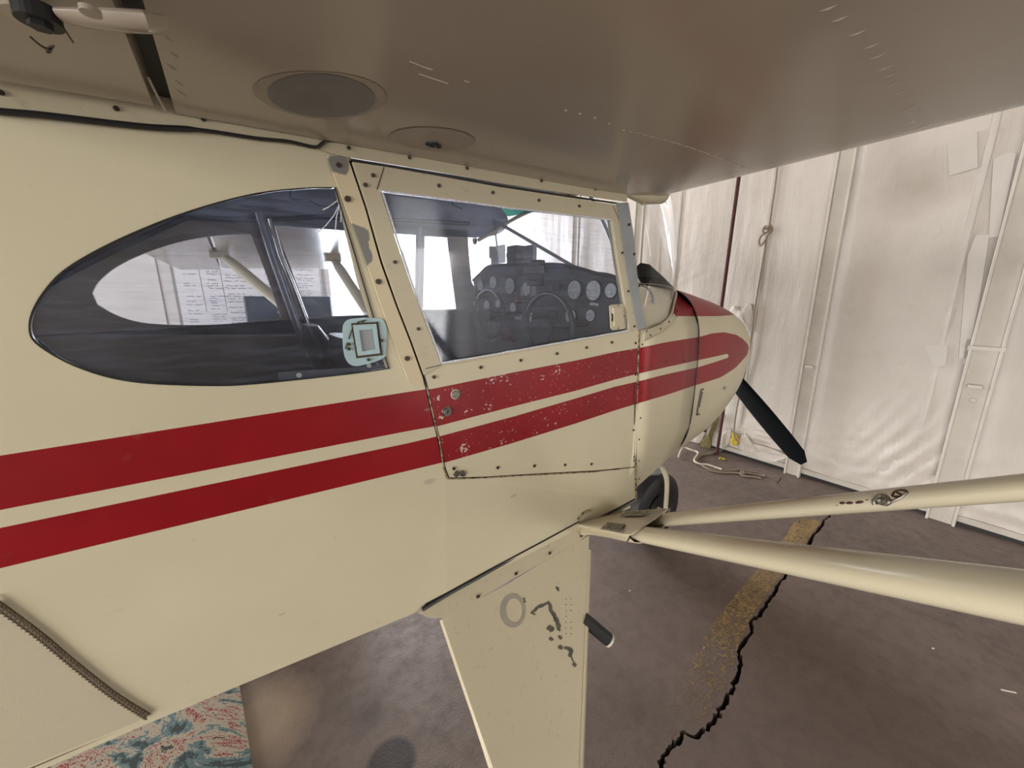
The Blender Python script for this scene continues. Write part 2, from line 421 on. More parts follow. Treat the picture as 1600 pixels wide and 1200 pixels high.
def blob(cx, cy, r, e=.25):
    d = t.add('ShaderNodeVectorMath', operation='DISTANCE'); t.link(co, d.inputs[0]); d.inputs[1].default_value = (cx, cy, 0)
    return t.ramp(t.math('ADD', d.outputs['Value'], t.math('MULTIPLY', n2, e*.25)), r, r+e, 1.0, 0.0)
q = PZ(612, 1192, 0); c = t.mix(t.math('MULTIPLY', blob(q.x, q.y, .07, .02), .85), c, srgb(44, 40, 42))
q = PZ(575, 1120, 0); c = t.mix(t.math('MULTIPLY', blob(q.x, q.y, .02, .06), .5), c, srgb(50, 44, 46))
q = PZ(402, 1130, 0); c = t.mix(t.math('MULTIPLY', blob(q.x, q.y, .1, .14), .85), c, srgb(172, 154, 136))
q = PZ(1250, 1020, 0); c = t.mix(t.math('MULTIPLY', blob(q.x, q.y, .25, .6), .45), c, srgb(84, 66, 56))
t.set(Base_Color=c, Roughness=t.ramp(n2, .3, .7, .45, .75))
nb = t.bump(n3, .35, .004); nb = t.bump(n2, .35, .006, nb); t.link(nb, t.b.inputs['Normal']); M_FLOOR = t.m
outer = [(XB, YR), (XW, YR), (XW, YL+3), (XB, YL+3)]
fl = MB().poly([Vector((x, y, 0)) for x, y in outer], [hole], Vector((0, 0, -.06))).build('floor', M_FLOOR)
struct(fl)
t = NT('crack_dirt'); t.set(Base_Color=(.008, .006, .005, 1), Roughness=1.0); M_DIRT = t.m
struct(MB().box((0, (YR+YL)/2+1.5, -.075), (7.2, 9, .012)).build('trim_1', M_DIRT)).name = 'trim_1'
# worn yellow line left of the crack
lpx = [(1247, 806), (1222, 846), (1177, 898), (1145, 934), (1114, 974), (1078, 1033), (1051, 1078), (1028, 1127), (1000, 1180)]
a0, a1 = PZ(*lpx[0], 0), PZ(*lpx[-1], 0); dln = (a1-a0).normalized()
t = NT('worn_yellow_floor_paint'); co = t.coord(); sx = t.add('ShaderNodeSeparateXYZ'); t.link(co, sx.inputs[0])
nn = t.noise(45, 5, .7); n2 = t.noise(7, 3); fade = t.ramp(sx.outputs[0], 1.0, 2.6, .60, .28)
vor = t.add('ShaderNodeTexVoronoi', feature='DISTANCE_TO_EDGE'); vor.inputs['Scale'].default_value = 38; t.link(co, vor.inputs['Vector'])
thr = t.math('ADD', t.math('MULTIPLY', nn, .7), t.math('MULTIPLY', n2, .3))
al = t.ramp(t.math('SUBTRACT', thr, fade), -.02, .06)
al = t.math('MULTIPLY', al, t.ramp(vor.outputs['Distance'], .01, .05, .25, 1.0))
t.set(Base_Color=t.mix(t.ramp(n2, .4, .6), srgb(168, 140, 92), srgb(138, 116, 84)), Roughness=.8, Alpha=t.math('MULTIPLY', al, .9)); M_LINE = t.m
ml = MB(); rows = []
for i, (x, y) in enumerate(lpx):
    p = PZ(x, y, .0012); q = min(cf, key=lambda c_: (c_-p).length)
    j = cf.index(q); e = cf[j] + (p-cf[j]).normalized()*.014; rows.append([p, Vector((e.x, e.y, .0012))])
ml.grid(rows); tag(ml.build('painted_floor_line', M_LINE, recalc=False), 'worn yellow painted line beside the long crack in the dark concrete floor', 'floor marking')

# insulated front wall, white vinyl facing
def P_WALL(px, py, off=0.0): return PX(px, py, XW-off)
post_px = [(1320, 250), (1594, 330), (905, 345), (1003, 330)]
post_y = [P_WALL(1285, 500).y, P_WALL(1540, 560).y, P_WALL(907, 380).y, P_WALL(1006, 360).y]
seam_y = [P_WALL(1202, 340).y, P_WALL(1146, 340).y, P_WALL(1060, 380).y]
divs = sorted(post_y + seam_y + [-2.2, -3.6, -5.0, 4.2, 5.6])
vs, fs = [], []; NY = 560; NZ = 140
ybot = [PX(1110, 690, XW).y, PX(1215, 745, XW).y]
yw1 = P_WALL(1430, 690).y; yw2 = P_WALL(1180, 690).y
for j in range(NZ+1):
    z = .05 + (ZC-.05)*j/NZ
    for i in range(NY+1):
        y = YR + (YL-YR)*i/NY
        dm = min(abs(y-d) for d in divs); puff = min(dm/.22, 1)**.6*.016
        lowf = max(0, 1-z/.6)
        wr = noise.noise(Vector((y*4, z*1.2, 1)))*.009 + noise.noise(Vector((y*14, z*3, 5)))*.003
        wr += lowf*(noise.noise(Vector((y*6+z*9, z*16, 7)))*.02 + abs(noise.noise(Vector((y*11-z*14, z*8, 9))))*.02)
        wr += .0035*abs(noise.noise(Vector((y*22+z*4, z*2.2, 3)))) + .004*max(0, noise.noise(Vector((y*1.1, z*.8, 8))))*abs(noise.noise(Vector((y*9+z*16, z*5, 11))))*3
        g1 = math.exp(-((y-yw1-(z-.4)*.35)/.30)**2-((z-.38)/.32)**2); wr += g1*.026*abs(math.sin((y*.9+z*.42)*38+2*noise.noise(Vector((y*2, z*2, 0)))))
        g2 = math.exp(-((y-yw2)/.45)**2-((z-.2)/.16)**2); wr += g2*.020*abs(math.sin((z*1.4-y*.35)*46+3*noise.noise(Vector((y*3, z*3, 4)))))
        vs.append((XW - .012 - puff - wr, y, z + (.03*noise.noise(Vector((y*3, 0, 2))) if j == 0 else 0)))
for j in range(NZ):
    for i in range(NY): a = j*(NY+1)+i; fs.append((a, a+1, a+NY+2, a+NY+1))
t = NT('white_vinyl_insulation'); n = t.noise(1.3, 4); n5 = t.noise(6, 5, .65); co = t.coord()
wv = t.noise(9, 4, .6, t.stretch(co, (1, 3.2, .6)))
c = t.mix(t.ramp(n, .35, .7), srgb(206, 199, 191), srgb(190, 182, 174)); c = t.mix(t.math('MULTIPLY', t.ramp(n5, .6, .8), .3), c, srgb(160, 150, 136))
def wst(px, py, r, col, k, e=.25):
    global c
    p = P_WALL(px, py); d = t.add('ShaderNodeVectorMath', operation='DISTANCE'); t.link(co, d.inputs[0]); d.inputs[1].default_value = p
    c = t.mix(t.math('MULTIPLY', t.ramp(t.math('ADD', d.outputs['Value'], t.math('MULTIPLY', n5, e*.5)), r, r+e, 1.0, 0.0), k), c, col)
wst(1440, 290, .02, srgb(120, 95, 70), .55, .3)
t.set(Base_Color=c, Roughness=.42, Specular_IOR_Level=.35)
nb = t.bump(wv, .3, .014); nb = t.bump(t.noise(26, 5, .65, t.stretch(co, (1, 1.5, .8))), .3, .006, nb); t.link(nb, t.b.inputs['Normal']); M_VINYL = t.m
wf = new_obj('wall_front', vs, fs, M_VINYL, smooth=True); struct(wf); solid(wf, .01, 1)
simple('dark_outer_sheet', srgb(90, 84, 78), .7)
struct(MB().box((XW+.04, (YR+YL)/2, ZC/2), (.02, (YL-YR)/2, ZC/2)).build('wall_front_sheeting', MATS['dark_outer_sheet'])).name = 'wall_front_outside'
M_WALL2 = simple('pale_wall_panel', srgb(232, 228, 226), .6, 0, .08, 2)
M_DARKW = simple('hangar_backwall_tin', srgb(150, 140, 126), .6, .1, .25, 2)
# left wall with its open doorway (x 1.75..3.75), back wall, right wall with an unseen opening added for the fill lamp, ceiling
lw = MB(); lw.box(((XB+1.4)/2, YL+.03, ZC/2), ((1.4-XB)/2, .03, ZC/2)); lw.box((2.62, YL+.03, (2.9+ZC)/2), (1.22, .03, (ZC-2.9)/2))
struct(lw.build('wall_left', M_WALL2))
bw = MB(); bw.box((XB-.03, (YR-5.4)/2, ZC/2), (.03, (-5.4-YR)/2, ZC/2)); bw.box((XB-.03, (YL+4.7)/2, ZC/2), (.03, (YL-4.7)/2, ZC/2)); bw.box((XB-.03, -.35, (3.0+ZC)/2), (.03, 5.05, (ZC-3.0)/2))
struct(bw.build('wall_back', M_DARKW))
rw = MB(); rw.box(((XB+2.75)/2, YR-.03, ZC/2), ((2.75-XB)/2, .03, ZC/2)); rw.box((3.79, YR-.03, ZC/2), (.06, .03, ZC/2)); rw.box((3.24, YR-.03, (2.5+ZC)/2), (.49, .03, (ZC-2.5)/2)); struct(rw.build('wall_right', M_DARKW))
struct(MB().box(((XB+XW)/2, (YR+YL)/2, ZC+.03), ((XW-XB)/2+.1, (YL-YR)/2+.1, .03)).build('ceiling', M_DARKW))
# bottom sill of the wall
bs = MB(); bs.box((XW-.035, (YR+YL)/2, .045), (.012, (YL-YR)/2, .02)); bs.box((XW-.02, (YR+YL)/2, .012), (.02, (YL-YR)/2, .012), m=1)
struct(bs.build('baseboard_front', [M_POST, M_BLACK]))
# wall posts: pairs of light steel channels
for k, yy in enumerate(post_y):
    wd = .05 if k != 1 else .062
    m = MB(); m.box((XW-.075, yy, ZC/2-.02), (.006, wd, ZC/2)); m.box((XW-.088, yy-wd, ZC/2-.02), (.018, .007, ZC/2)); m.box((XW-.088, yy+wd, ZC/2-.02), (.018, .007, ZC/2))
    if k < 2: m.box((XW-.098, yy+.005, .95), (.012, .03, .012)); m.disc((XW-.082, yy, .86), (-1, 0, 0), .016, .006)
    o = m.build('trim_%d' % (k+2), M_POST); struct(o); bevel(o, .002, 1)
o = MB().box(PX(1541, 545, XW-.11), (.004, .075, .012)).build('trim_9', M_POST); struct(o)
# tape seams and patches of the insulation facing
M_TAPE = simple('glossy_white_tape', srgb(194, 187, 179), .38, 0, .06, 8)
def wall_patch(pts, off=.036):
    p = [P_WALL(x, y, off) for x, y in pts]; return MB().poly(p, (), Vector((-.0015, 0, 0)))
k = 10
for pts in ([(1445, 540), (1456, 574), (1477, 572), (1481, 540)], [(1504, 568), (1510, 530), (1537, 532), (1532, 568)],
            [(1512, 400), (1524, 368), (1546, 366), (1530, 470), (1512, 560), (1498, 560)], [(1480, 222), (1527, 205), (1528, 262), (1483, 275)],
            [(1552, 250), (1572, 238), (1588, 240), (1560, 370), (1545, 372)], [(1372, 722), (1400, 730), (1398, 748), (1368, 738)]):
    o = wall_patch(pts).build('trim_%d' % k, M_TAPE); struct(o); k += 1
for yy in seam_y[:1]+seam_y[2:]+[P_WALL(1035, 370).y, P_WALL(1480, 500).y]:
    pts = [Vector((XW-.03-.012*noise.noise(Vector((yy, z*2, 0))), yy+.01*noise.noise(Vector((yy*3, z*1.3, 4))), z)) for z in [.08+i*(ZC-.1)/30 for i in range(31)]]
    o = MB().tube(pts, .006, 6, flat=3.0, flatdir=(1, 0, 0)).build('trim_%d' % k, M_TAPE, smooth=True); struct(o); k += 1

# rusty steel poles standing against the wall
a = P_WALL(1153, 287, .14); b = PX(1127, 480, XW-.14); zt = a.z+1.0
pa = MB(); d = (b-a).normalized(); pa.tube([a - d*.75, b + d*1.23], .016, 12)
o = pa.build('steel_pole', M_RUST, smooth=True)
tag(o, 'long rusty red steel pole against the white wall, rising above the nose of the aeroplane', 'pole')
a = PX(1121, 700, XW-.17); b = PX(1152, 500, XW-.15)
o = MB().tube([Vector((a.x, a.y, .0)), b], .014, 12).build('steel_pole', M_RUST, smooth=True)
tag(o, 'short rusty red steel pole behind the propeller root, foot among the torn insulation', 'pole')
# knotted rope hanging on the wall
t0 = P_WALL(1216, 240, .14); rp = []
for (x, y) in [(1218, 200), (1213, 275), (1207, 318), (1202, 352), (1199, 365), (1190, 420), (1180, 480), (1172, 540), (1160, 600), (1151, 640), (1147, 676), (1152, 690)]: rp.append(P_WALL(x, y, .15))
rp[0].z = min(rp[0].z+.5, ZC-.02)
m = MB(); m.tube(cr(rp, 5), .0075, 8)
rt = thing('hanging_rope', rp[-1], 'thin rope with a knotted loop hanging down the white wall', 'rope')
m.build('cord', M_ROPE, rt, True)
kx = [(1196, 358), (1203, 352), (1206, 360), (1199, 366), (1192, 362), (1196, 354), (1204, 357), (1201, 366), (1195, 364)]
kn = MB(); kn.tube(cr([P_WALL(x, y, .15+.02*math.sin(i*2)) for i, (x, y) in enumerate(kx)], 5), .009, 8)
kn.build('knot', M_ROPE, rt, True)
kl = [(1197, 366), (1191, 376), (1187, 384), (1190, 382), (1196, 374), (1200, 364)]
kn = MB(); kn.tube(cr([P_WALL(x, y, .16) for x, y in [(1198, 364), (1190, 368), (1186, 377), (1188, 384), (1193, 379), (1198, 370), (1200, 363)]], 5), .008, 8)
kn.build('loop', M_ROPE, rt, True)
# floor rope
def Fp(x, y, z=.008): return PZ(x, y, z)
s_ = 180/1600
zf = lambda x, y: (1060+x*s_, 660+y*s_)
def fr(pts, z=.009): return [PZ(*zf(x, y), z+.003*(i % 2)) for i, (x, y) in enumerate(pts)]
m = MB(); m.tube(cr(fr([(820, 260), (800, 300), (700, 345), (640, 375), (540, 400), (440, 430), (320, 455), (265, 500), (260, 545), (330, 600), (430, 650), (560, 675), (720, 670), (860, 655), (880, 650), (905, 700), (870, 735), (880, 670), (940, 680), (1060, 690), (1190, 730), (1180, 745), (1060, 720), (930, 700), (900, 730)]), 5), .009, 8)
m.tube(cr(fr([(900, 735), (830, 700), (700, 695), (560, 690), (420, 665)]), 5), .008, 8)
m.tube(cr(fr([(880, 740), (960, 745), (1060, 755), (1150, 775)]), 5), .008, 8)
tag(m.build('floor_rope', M_ROPE, smooth=True), 'grey rope coiled on the floor with a knot, in front of the wall base', 'rope')
m = MB(); m.tube(cr(fr([(0, 480), (40, 380), (80, 350), (160, 375), (240, 400), (275, 430), (235, 490), (225, 540), (300, 575), (400, 585), (520, 625), (600, 650)], .022), 5), .009, 8)
tag(m.build('white_floor_rope', M_ROPEW, smooth=True), 'frayed white rope on the floor beneath the cowling, lying over the grey rope', 'rope')
# torn insulation at the wall foot
def rag(pts, xo, mat, name, label, cat, th=.02, amp=.02, seed=0, k=3, bulge=.02):
    P = [P_WALL(x, y, xo) for x, y in cr2(pts, k, True)]
    m = MB(); cs = sum(P, Vector())/len(P); rows = []
    for f in (1.0, .8, .55, .28, .04):
        rows.append([cs+(p-cs)*f + Vector((-(1-f)*bulge-amp*abs(noise.noise(p*12+Vector((seed, f*3, 0)))), 0, 0)) for p in P])
    m.grid(rows, True); m.fan(rows[-1]); m.fan([p+Vector((th, 0, 0)) for p in rows[0]]); m.grid([rows[0], [p+Vector((th, 0, 0)) for p in rows[0]]], True)
    o = m.build(name, mat, smooth=True); 
    for v in o.data.vertices: v.co.z = max(v.co.z, .004)
    return tag(o, label, cat) if label else o
Z7 = lambda L_: [(1060+x*.15, 580+y*.15) for x, y in L_]
rag(Z7([(440, 455), (370, 510), (330, 620), (270, 720), (230, 740), (250, 800), (330, 810), (345, 690), (400, 560), (420, 480)]), .11, M_OLIVE, 'torn_insulation', 'torn olive fibreglass edge hanging at the wall foot beside the short pole', 'insulation', seed=1)
rag(Z7([(555, 640), (600, 660), (620, 720), (605, 775), (560, 770), (540, 720), (560, 690)]), .11, M_YEL, 'insulation_tuft', 'bright yellow fibreglass tuft poking from the wall foot behind the rope end', 'insulation', seed=2)
rag(Z7([(465, 640), (540, 600), (545, 700), (500, 790), (462, 800), (452, 720)]), .06, M_VINYL, 'insulation_facing', 'crumpled white insulation flap between the short pole and the yellow tuft', 'insulation', seed=3, amp=.025)
rag(Z7([(310, 420), (440, 430), (380, 500), (320, 560), (260, 690), (200, 765), (90, 725), (200, 600), (260, 480)]), .05, M_VINYL, 'insulation_facing', 'crumpled white insulation sheet at the wall foot left of the torn olive edge', 'insulation', seed=4, amp=.025)
rag([(1158, 482), (1170, 474), (1176, 484), (1174, 520), (1166, 512), (1160, 500), (1140, 490), (1147, 478)], .045, M_VINYL, 'insulation_facing', 'bunched white insulation bulging out above the nose tip', 'insulation', seed=5, amp=.03)
o = rag(Z7([(640, 700), (700, 650), (760, 740), (900, 780), (1140, 880), (960, 940), (800, 880), (670, 810)]), .07, M_VINYL, 'insulation_facing', 'wrinkled white hem of insulation drooping at the wall foot beneath the propeller', 'insulation', seed=6, amp=.05)
m = MB(); pp = PZ(1128, 717, .008); m.tube(cr([pp+Vector((-.02, .01, 0)), pp+Vector((0, .02, .004)), pp+Vector((.02, 0, .002)), pp+Vector((.01, -.02, 0)), pp+Vector((-.015, -.01, .002))], 4), [.006]*17, 7)
tag(m.build('insulation_scrap', M_YEL, smooth=True), 'small curled yellow scrap lying on the floor near the rope', 'scrap')
# little debris
for (x, y, r_, lab) in ((1576, 1080, .022, 'thin pale splinter on the dark floor at the far right edge of the picture'), (1458, 1013, .004, 'tiny white chip on the open floor under the rear wing strut'), (984, 923, .004, 'tiny white chip on the floor just beside the black step peg')):
    p = PZ(x, y, .002); m = MB(); m.box(p, (r_, .0025, .0012), Matrix.Rotation(-.9, 3, 'Z')); tag(m.build('floor_debris', M_WHITE), lab, 'debris')
# hairline crack continuing from the rope
m = MB(); hp = [PZ(*zf(x, y), .0006) for x, y in [(1150, 770), (1240, 820), (1330, 850), (1400, 880), (1470, 915), (1540, 945), (1600, 985)]]
rows = [[p+Vector((0, .004*random.random()+.001, 0)), p-Vector((0, .004*random.random()+.001, 0))] for p in hp]; m.grid(rows)
rows = [[PZ(*zf(x, y), .0006)+Vector((.004, .004, 0)), PZ(*zf(x, y), .0006)-Vector((.004, .004, 0))] for x, y in [(1370, 850), (1410, 800), (1425, 765)]]; m.grid(rows)
tag(m.build('hairline_crack', M_DIRT, recalc=False), 'thin branching hairline crack in the concrete just past the rope', 'crack')

# rug
t = NT('woven_rug'); co = t.coord()
mp = t.add('ShaderNodeMapping'); t.link(co, mp.inputs[0]); mp.inputs['Rotation'].default_value = (0, 0, .6)
st = t.noise(3.2, 5, .75, t.stretch(mp.outputs[0], (1.0, 2.2, 1)), 1.2); fine = t.noise(160, 3, .7)
f_ = t.math('ADD', st, t.math('MULTIPLY', fine, .14))
rp_ = t.add('ShaderNodeValToRGB'); t.link(f_, rp_.inputs[0]); rp_.color_ramp.interpolation = 'CONSTANT'
el = rp_.color_ramp.elements; el[0].position = 0; el[0].color = srgb(60, 70, 70); el[1].position = .48; el[1].color = srgb(96, 120, 124)
for ps, cc in ((.53, srgb(172, 160, 142)), (.595, srgb(138, 36, 44)), (.618, srgb(176, 164, 146)), (.67, srgb(64, 52, 48)), (.73, srgb(90, 120, 130))):
    e = el.new(ps); e.color = cc
t.set(Base_Color=rp_.outputs[0], Roughness=.95); t.link(t.bump(fine, .8, .006), t.b.inputs['Normal']); M_RUG = t.m
e0, e1 = PZ(375, 1075, .008), PZ(395, 1200, .008); dd = (e1-e0).normalized(); A = e0-dd*1.2; B = e1+dd*.9; lf = Vector((dd.y, -dd.x, 0)); lf = lf if lf.x < 0 else -lf
rug = MB().poly([A-Vector((0, 0, .007)), B-Vector((0, 0, .007)), B+lf*1.4-Vector((0, 0, .007)), A+lf*1.4-Vector((0, 0, .007))], (), Vector((0, 0, .009))).build('rug', M_RUG)
tag(rug, 'faded woven rug in teal, cream and red under the rear fuselage', 'rug')

# ---------------------------------------------------------------- far left side: whiteboard, cabinet, cable
def P_LEFT(px, py, off=0.0): return PY(px, py, YL-off)
bl, brt = P_LEFT(262, 390).x, P_LEFT(497, 400).x; bz1 = P_LEFT(330, 388).z; bz0 = bz1-1.55
wbt = thing('whiteboard', ((bl+brt)/2, YL-.03, bz0), 'large whiteboard covered with handwriting on the far wall, seen through the rear cabin window', 'whiteboard')
MB().box(((bl+brt)/2, YL-.015, (bz0+bz1)/2), ((brt-bl)/2, .01, (bz1-bz0)/2)).build('board', M_BOARD, wbt)
m = MB()
for (cx, cz, hx_, hz_) in (((bl+brt)/2, bz1, (brt-bl)/2, .012), ((bl+brt)/2, bz0, (brt-bl)/2, .012), (bl, (bz0+bz1)/2, .012, (bz1-bz0)/2), (brt, (bz0+bz1)/2, .012, (bz1-bz0)/2)): m.box((cx, YL-.02, cz), (hx_, .014, hz_))
m.build('frame', M_ALU, wbt)
def script_line(m, x0, x1, z, hgt):
    x = x0
    while x < x1:
        wl = random.uniform(.03, .11); pts = []; n = max(4, int(wl/.008))
        for i in range(n+1): pts.append(Vector((x+wl*i/n, YL-.0285, z + hgt*(random.random()-.5)*(1.0 if i % 2 else .5))))
        for a, b in zip(pts[:-1], pts[1:]):
            m._add([a+Vector((0, 0, .0028)), b+Vector((0, 0, .0028)), b-Vector((0, 0, .0028)), a-Vector((0, 0, .0028))], [(0, 1, 2, 3)])
        x += wl + .022
W = brt-bl; mk = MB(); mk2 = MB()
script_line(mk, bl+W*.18, bl+W*.62, bz1-.05, .022); script_line(mk, bl+W*.24, bl+W*.5, bz1-.085, .02)
colsx = [(.05, .13), (.19, .27), (.30, .52), (.58, .74), (.80, .93)]
for ci, (u0, u1) in enumerate(colsx):
    zz = bz1-.14
    while zz > bz0+.1:
        if random.random() < (.5 if ci == 0 else .85):
            tgt = mk2 if (zz < bz1-.7 and ci in (0, 1)) or random.random() < .06 else mk
            script_line(tgt, bl+W*u0+random.uniform(0, .03), bl+W*(u0+(u1-u0)*random.uniform(.55, 1)), zz, .022)
        zz -= random.choice((.034, .034, .05, .08))
for u in (.155, .285): 
    x = bl+W*u; mk._add([Vector((x, YL-.0285, bz1-.12)), Vector((x+.004, YL-.0285, bz1-.12)), Vector((x+.02, YL-.0285, bz1-.9)), Vector((x+.016, YL-.0285, bz1-.9))], [(0, 1, 2, 3)])
mk._add(mk2.v, mk2.f, 1); mk.build('handwriting', [M_INK, M_INKB], wbt, recalc=False)
# cabinet in front of the board
a, b = PY(381, 463, 6.6), PY(516, 462, 6.6); z1 = a.z
ct = thing('tool_cabinet', ((a.x+b.x)/2, 6.75, 0), 'dark blue tool cabinet in front of the whiteboard, seen through the rear windows', 'cabinet')
o = MB().box(((a.x+b.x)/2, 6.85, z1/2+.02), ((b.x-a.x)/2, .25, z1/2-.02)).build('body', M_CAB, ct); bevel(o, .01)
for i in range(5): o = MB().box(((a.x+b.x)/2, 6.592, .12+i*(z1-.2)/5+.09), ((b.x-a.x)/2-.02, .008, (z1-.2)/11)).build('drawer', M_CAB, ct); MB().box(((a.x+b.x)/2, 6.578, .12+i*(z1-.2)/5+.12), (.18, .008, .008)).build('handle', M_ALU, o)
# cable on the far wall
m = MB(); m.tube(cr([P_LEFT(x, y, .02) for x, y in [(357, 340), (358, 368), (364, 385), (378, 395), (405, 400), (440, 398)]], 5), .008, 6)
tag(m.build('wall_cable', M_BLACK, smooth=True), 'drooping dark cable on the far wall above the whiteboard', 'cable')
# pale panel seams on far wall
for i, px in enumerate((245,)):
    x = P_LEFT(px, 430).x; struct(MB().box((x, YL-.01, 1.2), (.012, .01, 1.2)).build('trim_30', M_WALL2))
struct(MB().box((1.37, YL-.02, 1.45), (.03, .04, 1.45)).build('trim_31', M_WALL2))

# ================================================================ THE AEROPLANE
AP = thing('aeroplane', (1.0, 1.3, 0), 'cream high-wing light aeroplane with two red stripes, parked in the hangar', 'aeroplane')
TH = Vector((0, .012, 0))
# --- geometry of the cabin side in pixels
door_top_gap = [(545, 250), (600, 258), (686, 272), (780, 289), (880, 304), (966, 317)]
seam = [(545, 250), (570, 325), (595.5, 410), (620, 478), (641, 533), (660, 585), (664, 604), (672, 640), (684, 690), (694, 738), (697, 747)]
# ---- rear right side skin
rw_px = [(524, 293), (472, 294), (400, 302), (320, 322), (240, 350), (160, 386), (100, 422), (68, 456), (50, 488), (46, 516), (56, 536), (92, 560), (132, 578), (180, 592), (240, 600), (340, 603), (400, 600), (480, 592), (560, 583), (608, 576)]
rw_hole = [SR(x, y) for x, y in cr2(rw_px, 4)]
def zroof(x): return 1.735 + (x-.16)*.05
bot = [(240, 1120), (450, 1037), (655, 951)]
low = [SR(x, y) for x, y in bot]
zb_rear = low[0].z
seam_top = [SR(x, y) for x, y in seam]
XT = -4.2
outer = [SR(545, 238)] + seam_top[1:]
pB = SR(697, 747); pD = SR(660, 948)
outer += [Vector((pB.x+.0, pB.y, pB.z))]
outer += [SR(x, y) for x, y in bot[::-1]]
x_ = SR(0, 1217).x
outer += [SR(0, 1219), Vector((-1.6, yside(-1.6), .80)), Vector((XT, yside(XT), 1.15)), Vector((XT, yside(XT), 1.35)), Vector((-1.6, yside(-1.6), 1.62)), Vector((-.6, yside(-.6), zroof(-.6))), SR(0, 166)]
outer += [SR(x, y) for x, y in [(180, 188), (312, 200), (400, 212), (480, 226)]]
# strip of skin between door bottom and the longeron continues forward under the door to the cowl seam
front_under = [pB] + [PY(x, y, YD) for x, y in [(760, 746), (835, 742), (930, 737), (992, 731)]] + [PY(994, 782, YD), PY(905, 826, YD), PY(780, 889, YD), PY(700, 930, YD), SR(655, 951)]
m = MB().poly(outer, [rw_hole], Vector((0, .01, 0)))
skin = m.build('rear_side_skin', M_SKIN, AP)
m = MB().poly(front_under, (), Vector((0, .01, 0))); m.build('sill_skin', M_SKIN, AP)
# laced belly seam at lower left and the flap of fabric below it
sp = px_curve([(-10, 934), (60, 985), (120, 1035), (180, 1082), (234, 1116)], lambda x, y: SR(x, y, .004), 6)
m = MB(); m.tube(sp, .0016, 6); m.tube([p+Vector((-.005, 0, -.008)) for p in sp], .0011, 6)
for i in range(1, len(sp)-1):
    for k in (0, .5): 
        p = sp[i].lerp(sp[i+1], k); m.tube([p+Vector((.001, -.001, .001)), p+Vector((-.006, -.001, -.009))], .0013, 5)
m.build('belly_lacing', simple('old_lacing', srgb(96, 82, 62), .8, 0, .5, 200), AP, True)
flp = [SR(x, y, .0025) for x, y in [(-10, 940), (60, 991), (120, 1041), (180, 1088), (230, 1121), (0, 1216), (-60, 1240)]] + [Vector((-.55, yside(-.55)-.0025, .76)), Vector((-.55, yside(-.55)-.0025, .95))]
MB().poly(flp, (), Vector((0, .0015, 0))).build('belly_flap', cream_mat('pinkish_cream_fabric', (.50, .45, .335, 1), .5, .3, .2), AP)
# top of tail cone, belly, left side
zt_ = [(-.03, .76)]
m = MB()
xs = [XT, -1.6, -.6, -.38]; tz = [1.35, 1.62, zroof(-.6), zroof(-.38)+.01]
rows = []
for x, z in zip(xs, tz): yr = yside(x); rows.append([Vector((x, yr, z)), Vector((x, yr+(1.3-yr)*.4, z+.09*(x > -3)+.03)), Vector((x, 1.3, z+.14*(x > -3)+.05)), Vector((x, 2.6-yr-(1.3-yr)*.4, z+.09*(x > -3)+.03)), Vector((x, 2.6-yr, z))])
m.grid(rows); solid(m.build('turtledeck', M_SKIN, AP, True), .01)
m = MB(); xs = [XT, -1.6, -.22, .3, 1.12]; zz = [1.15, .80, zb_rear, .735, .74]
m.grid([[Vector((x, yside(x)+.002, z)), Vector((x, 1.3, z-.01)), Vector((x, 2.6-yside(x)-.002, z))] for x, z in zip(xs, zz)]); solid(m.build('belly_skin', M_CREAM, AP), .01)
# tail surfaces (behind the photographer's left, kept simple but shaped)
def slab(name, pts, th, mat):
    o = MB().poly(pts, (), th).build(name, mat, AP); bevel(o, .012, 2); return o
slab('fin', [Vector((x, 1.285, z)) for x, z in [(-3.2, 1.5), (-3.7, 2.25), (-4.0, 2.42), (-4.35, 2.40), (-4.5, 2.2), (-4.5, 1.1), (-4.2, 1.15)]], Vector((0, .03, 0)), M_CREAM)
slab('tailplane', [Vector((x, y, 1.36)) for x, y in [(-3.5, 1.3), (-3.75, .1), (-3.95, -.1), (-4.3, -.05), (-4.4, .3), (-4.4, 2.3), (-4.3, 2.65), (-3.95, 2.7), (-3.75, 2.5)]], Vector((0, 0, .03)), M_CREAM)

# ---- left side with its windows
def L_(px, py):
    p = PY(px, py, 1.79)
    if p.x < .45: p = PP(px, py, Vector((.45, 1.79, 1)), Vector((-TAP, 1, 0)).normalized())
    return p
lt = [(144, 458), (154, 440), (180, 418), (220, 398), (280, 378), (340, 368), (392, 366), (416, 428), (439, 496), (360, 506), (280, 508), (220, 504), (180, 492), (152, 476)]
l_tear = [L_(x, y) for x, y in lt]
l_tear = [L_(x, y) for x, y in cr2(lt[:7], 4)] + [L_(416, 428)] + [L_(x, y) for x, y in cr2(lt[8:], 4)]
l_A = [L_(x, y) for x, y in [(427, 346), (536, 354), (651, 362), (650, 420), (649, 486), (582, 492), (482, 495), (455, 420)]]
l_B = [L_(x, y) for x, y in [(664, 369), (700, 371), (706, 420), (714, 483), (661, 484)]]
zL = 1.80
l_out = [Vector((XT, 2.6-yside(XT), 1.15)), Vector((-1.6, 2.6-yside(-1.6), .8)), Vector((-.22, 1.79+.0134, .735)), Vector((.45, 1.79, .735)), Vector((1.12, 1.79, .735)), Vector((1.12, 1.79, 1.42)), L_(737, 440), L_(733, 400), L_(730, 357), Vector((1.0, 1.79, 1.83)), Vector((.45, 1.79, 1.82)), Vector((-.4, 1.83, 1.82)), Vector((-1.6, 2.6-yside(-1.6), 1.62)), Vector((XT, 2.6-yside(XT), 1.35))]
MB().poly(l_out, [l_tear, l_A, l_B], Vector((0, .012, 0))).build('left_side_skin', [M_RING], AP)
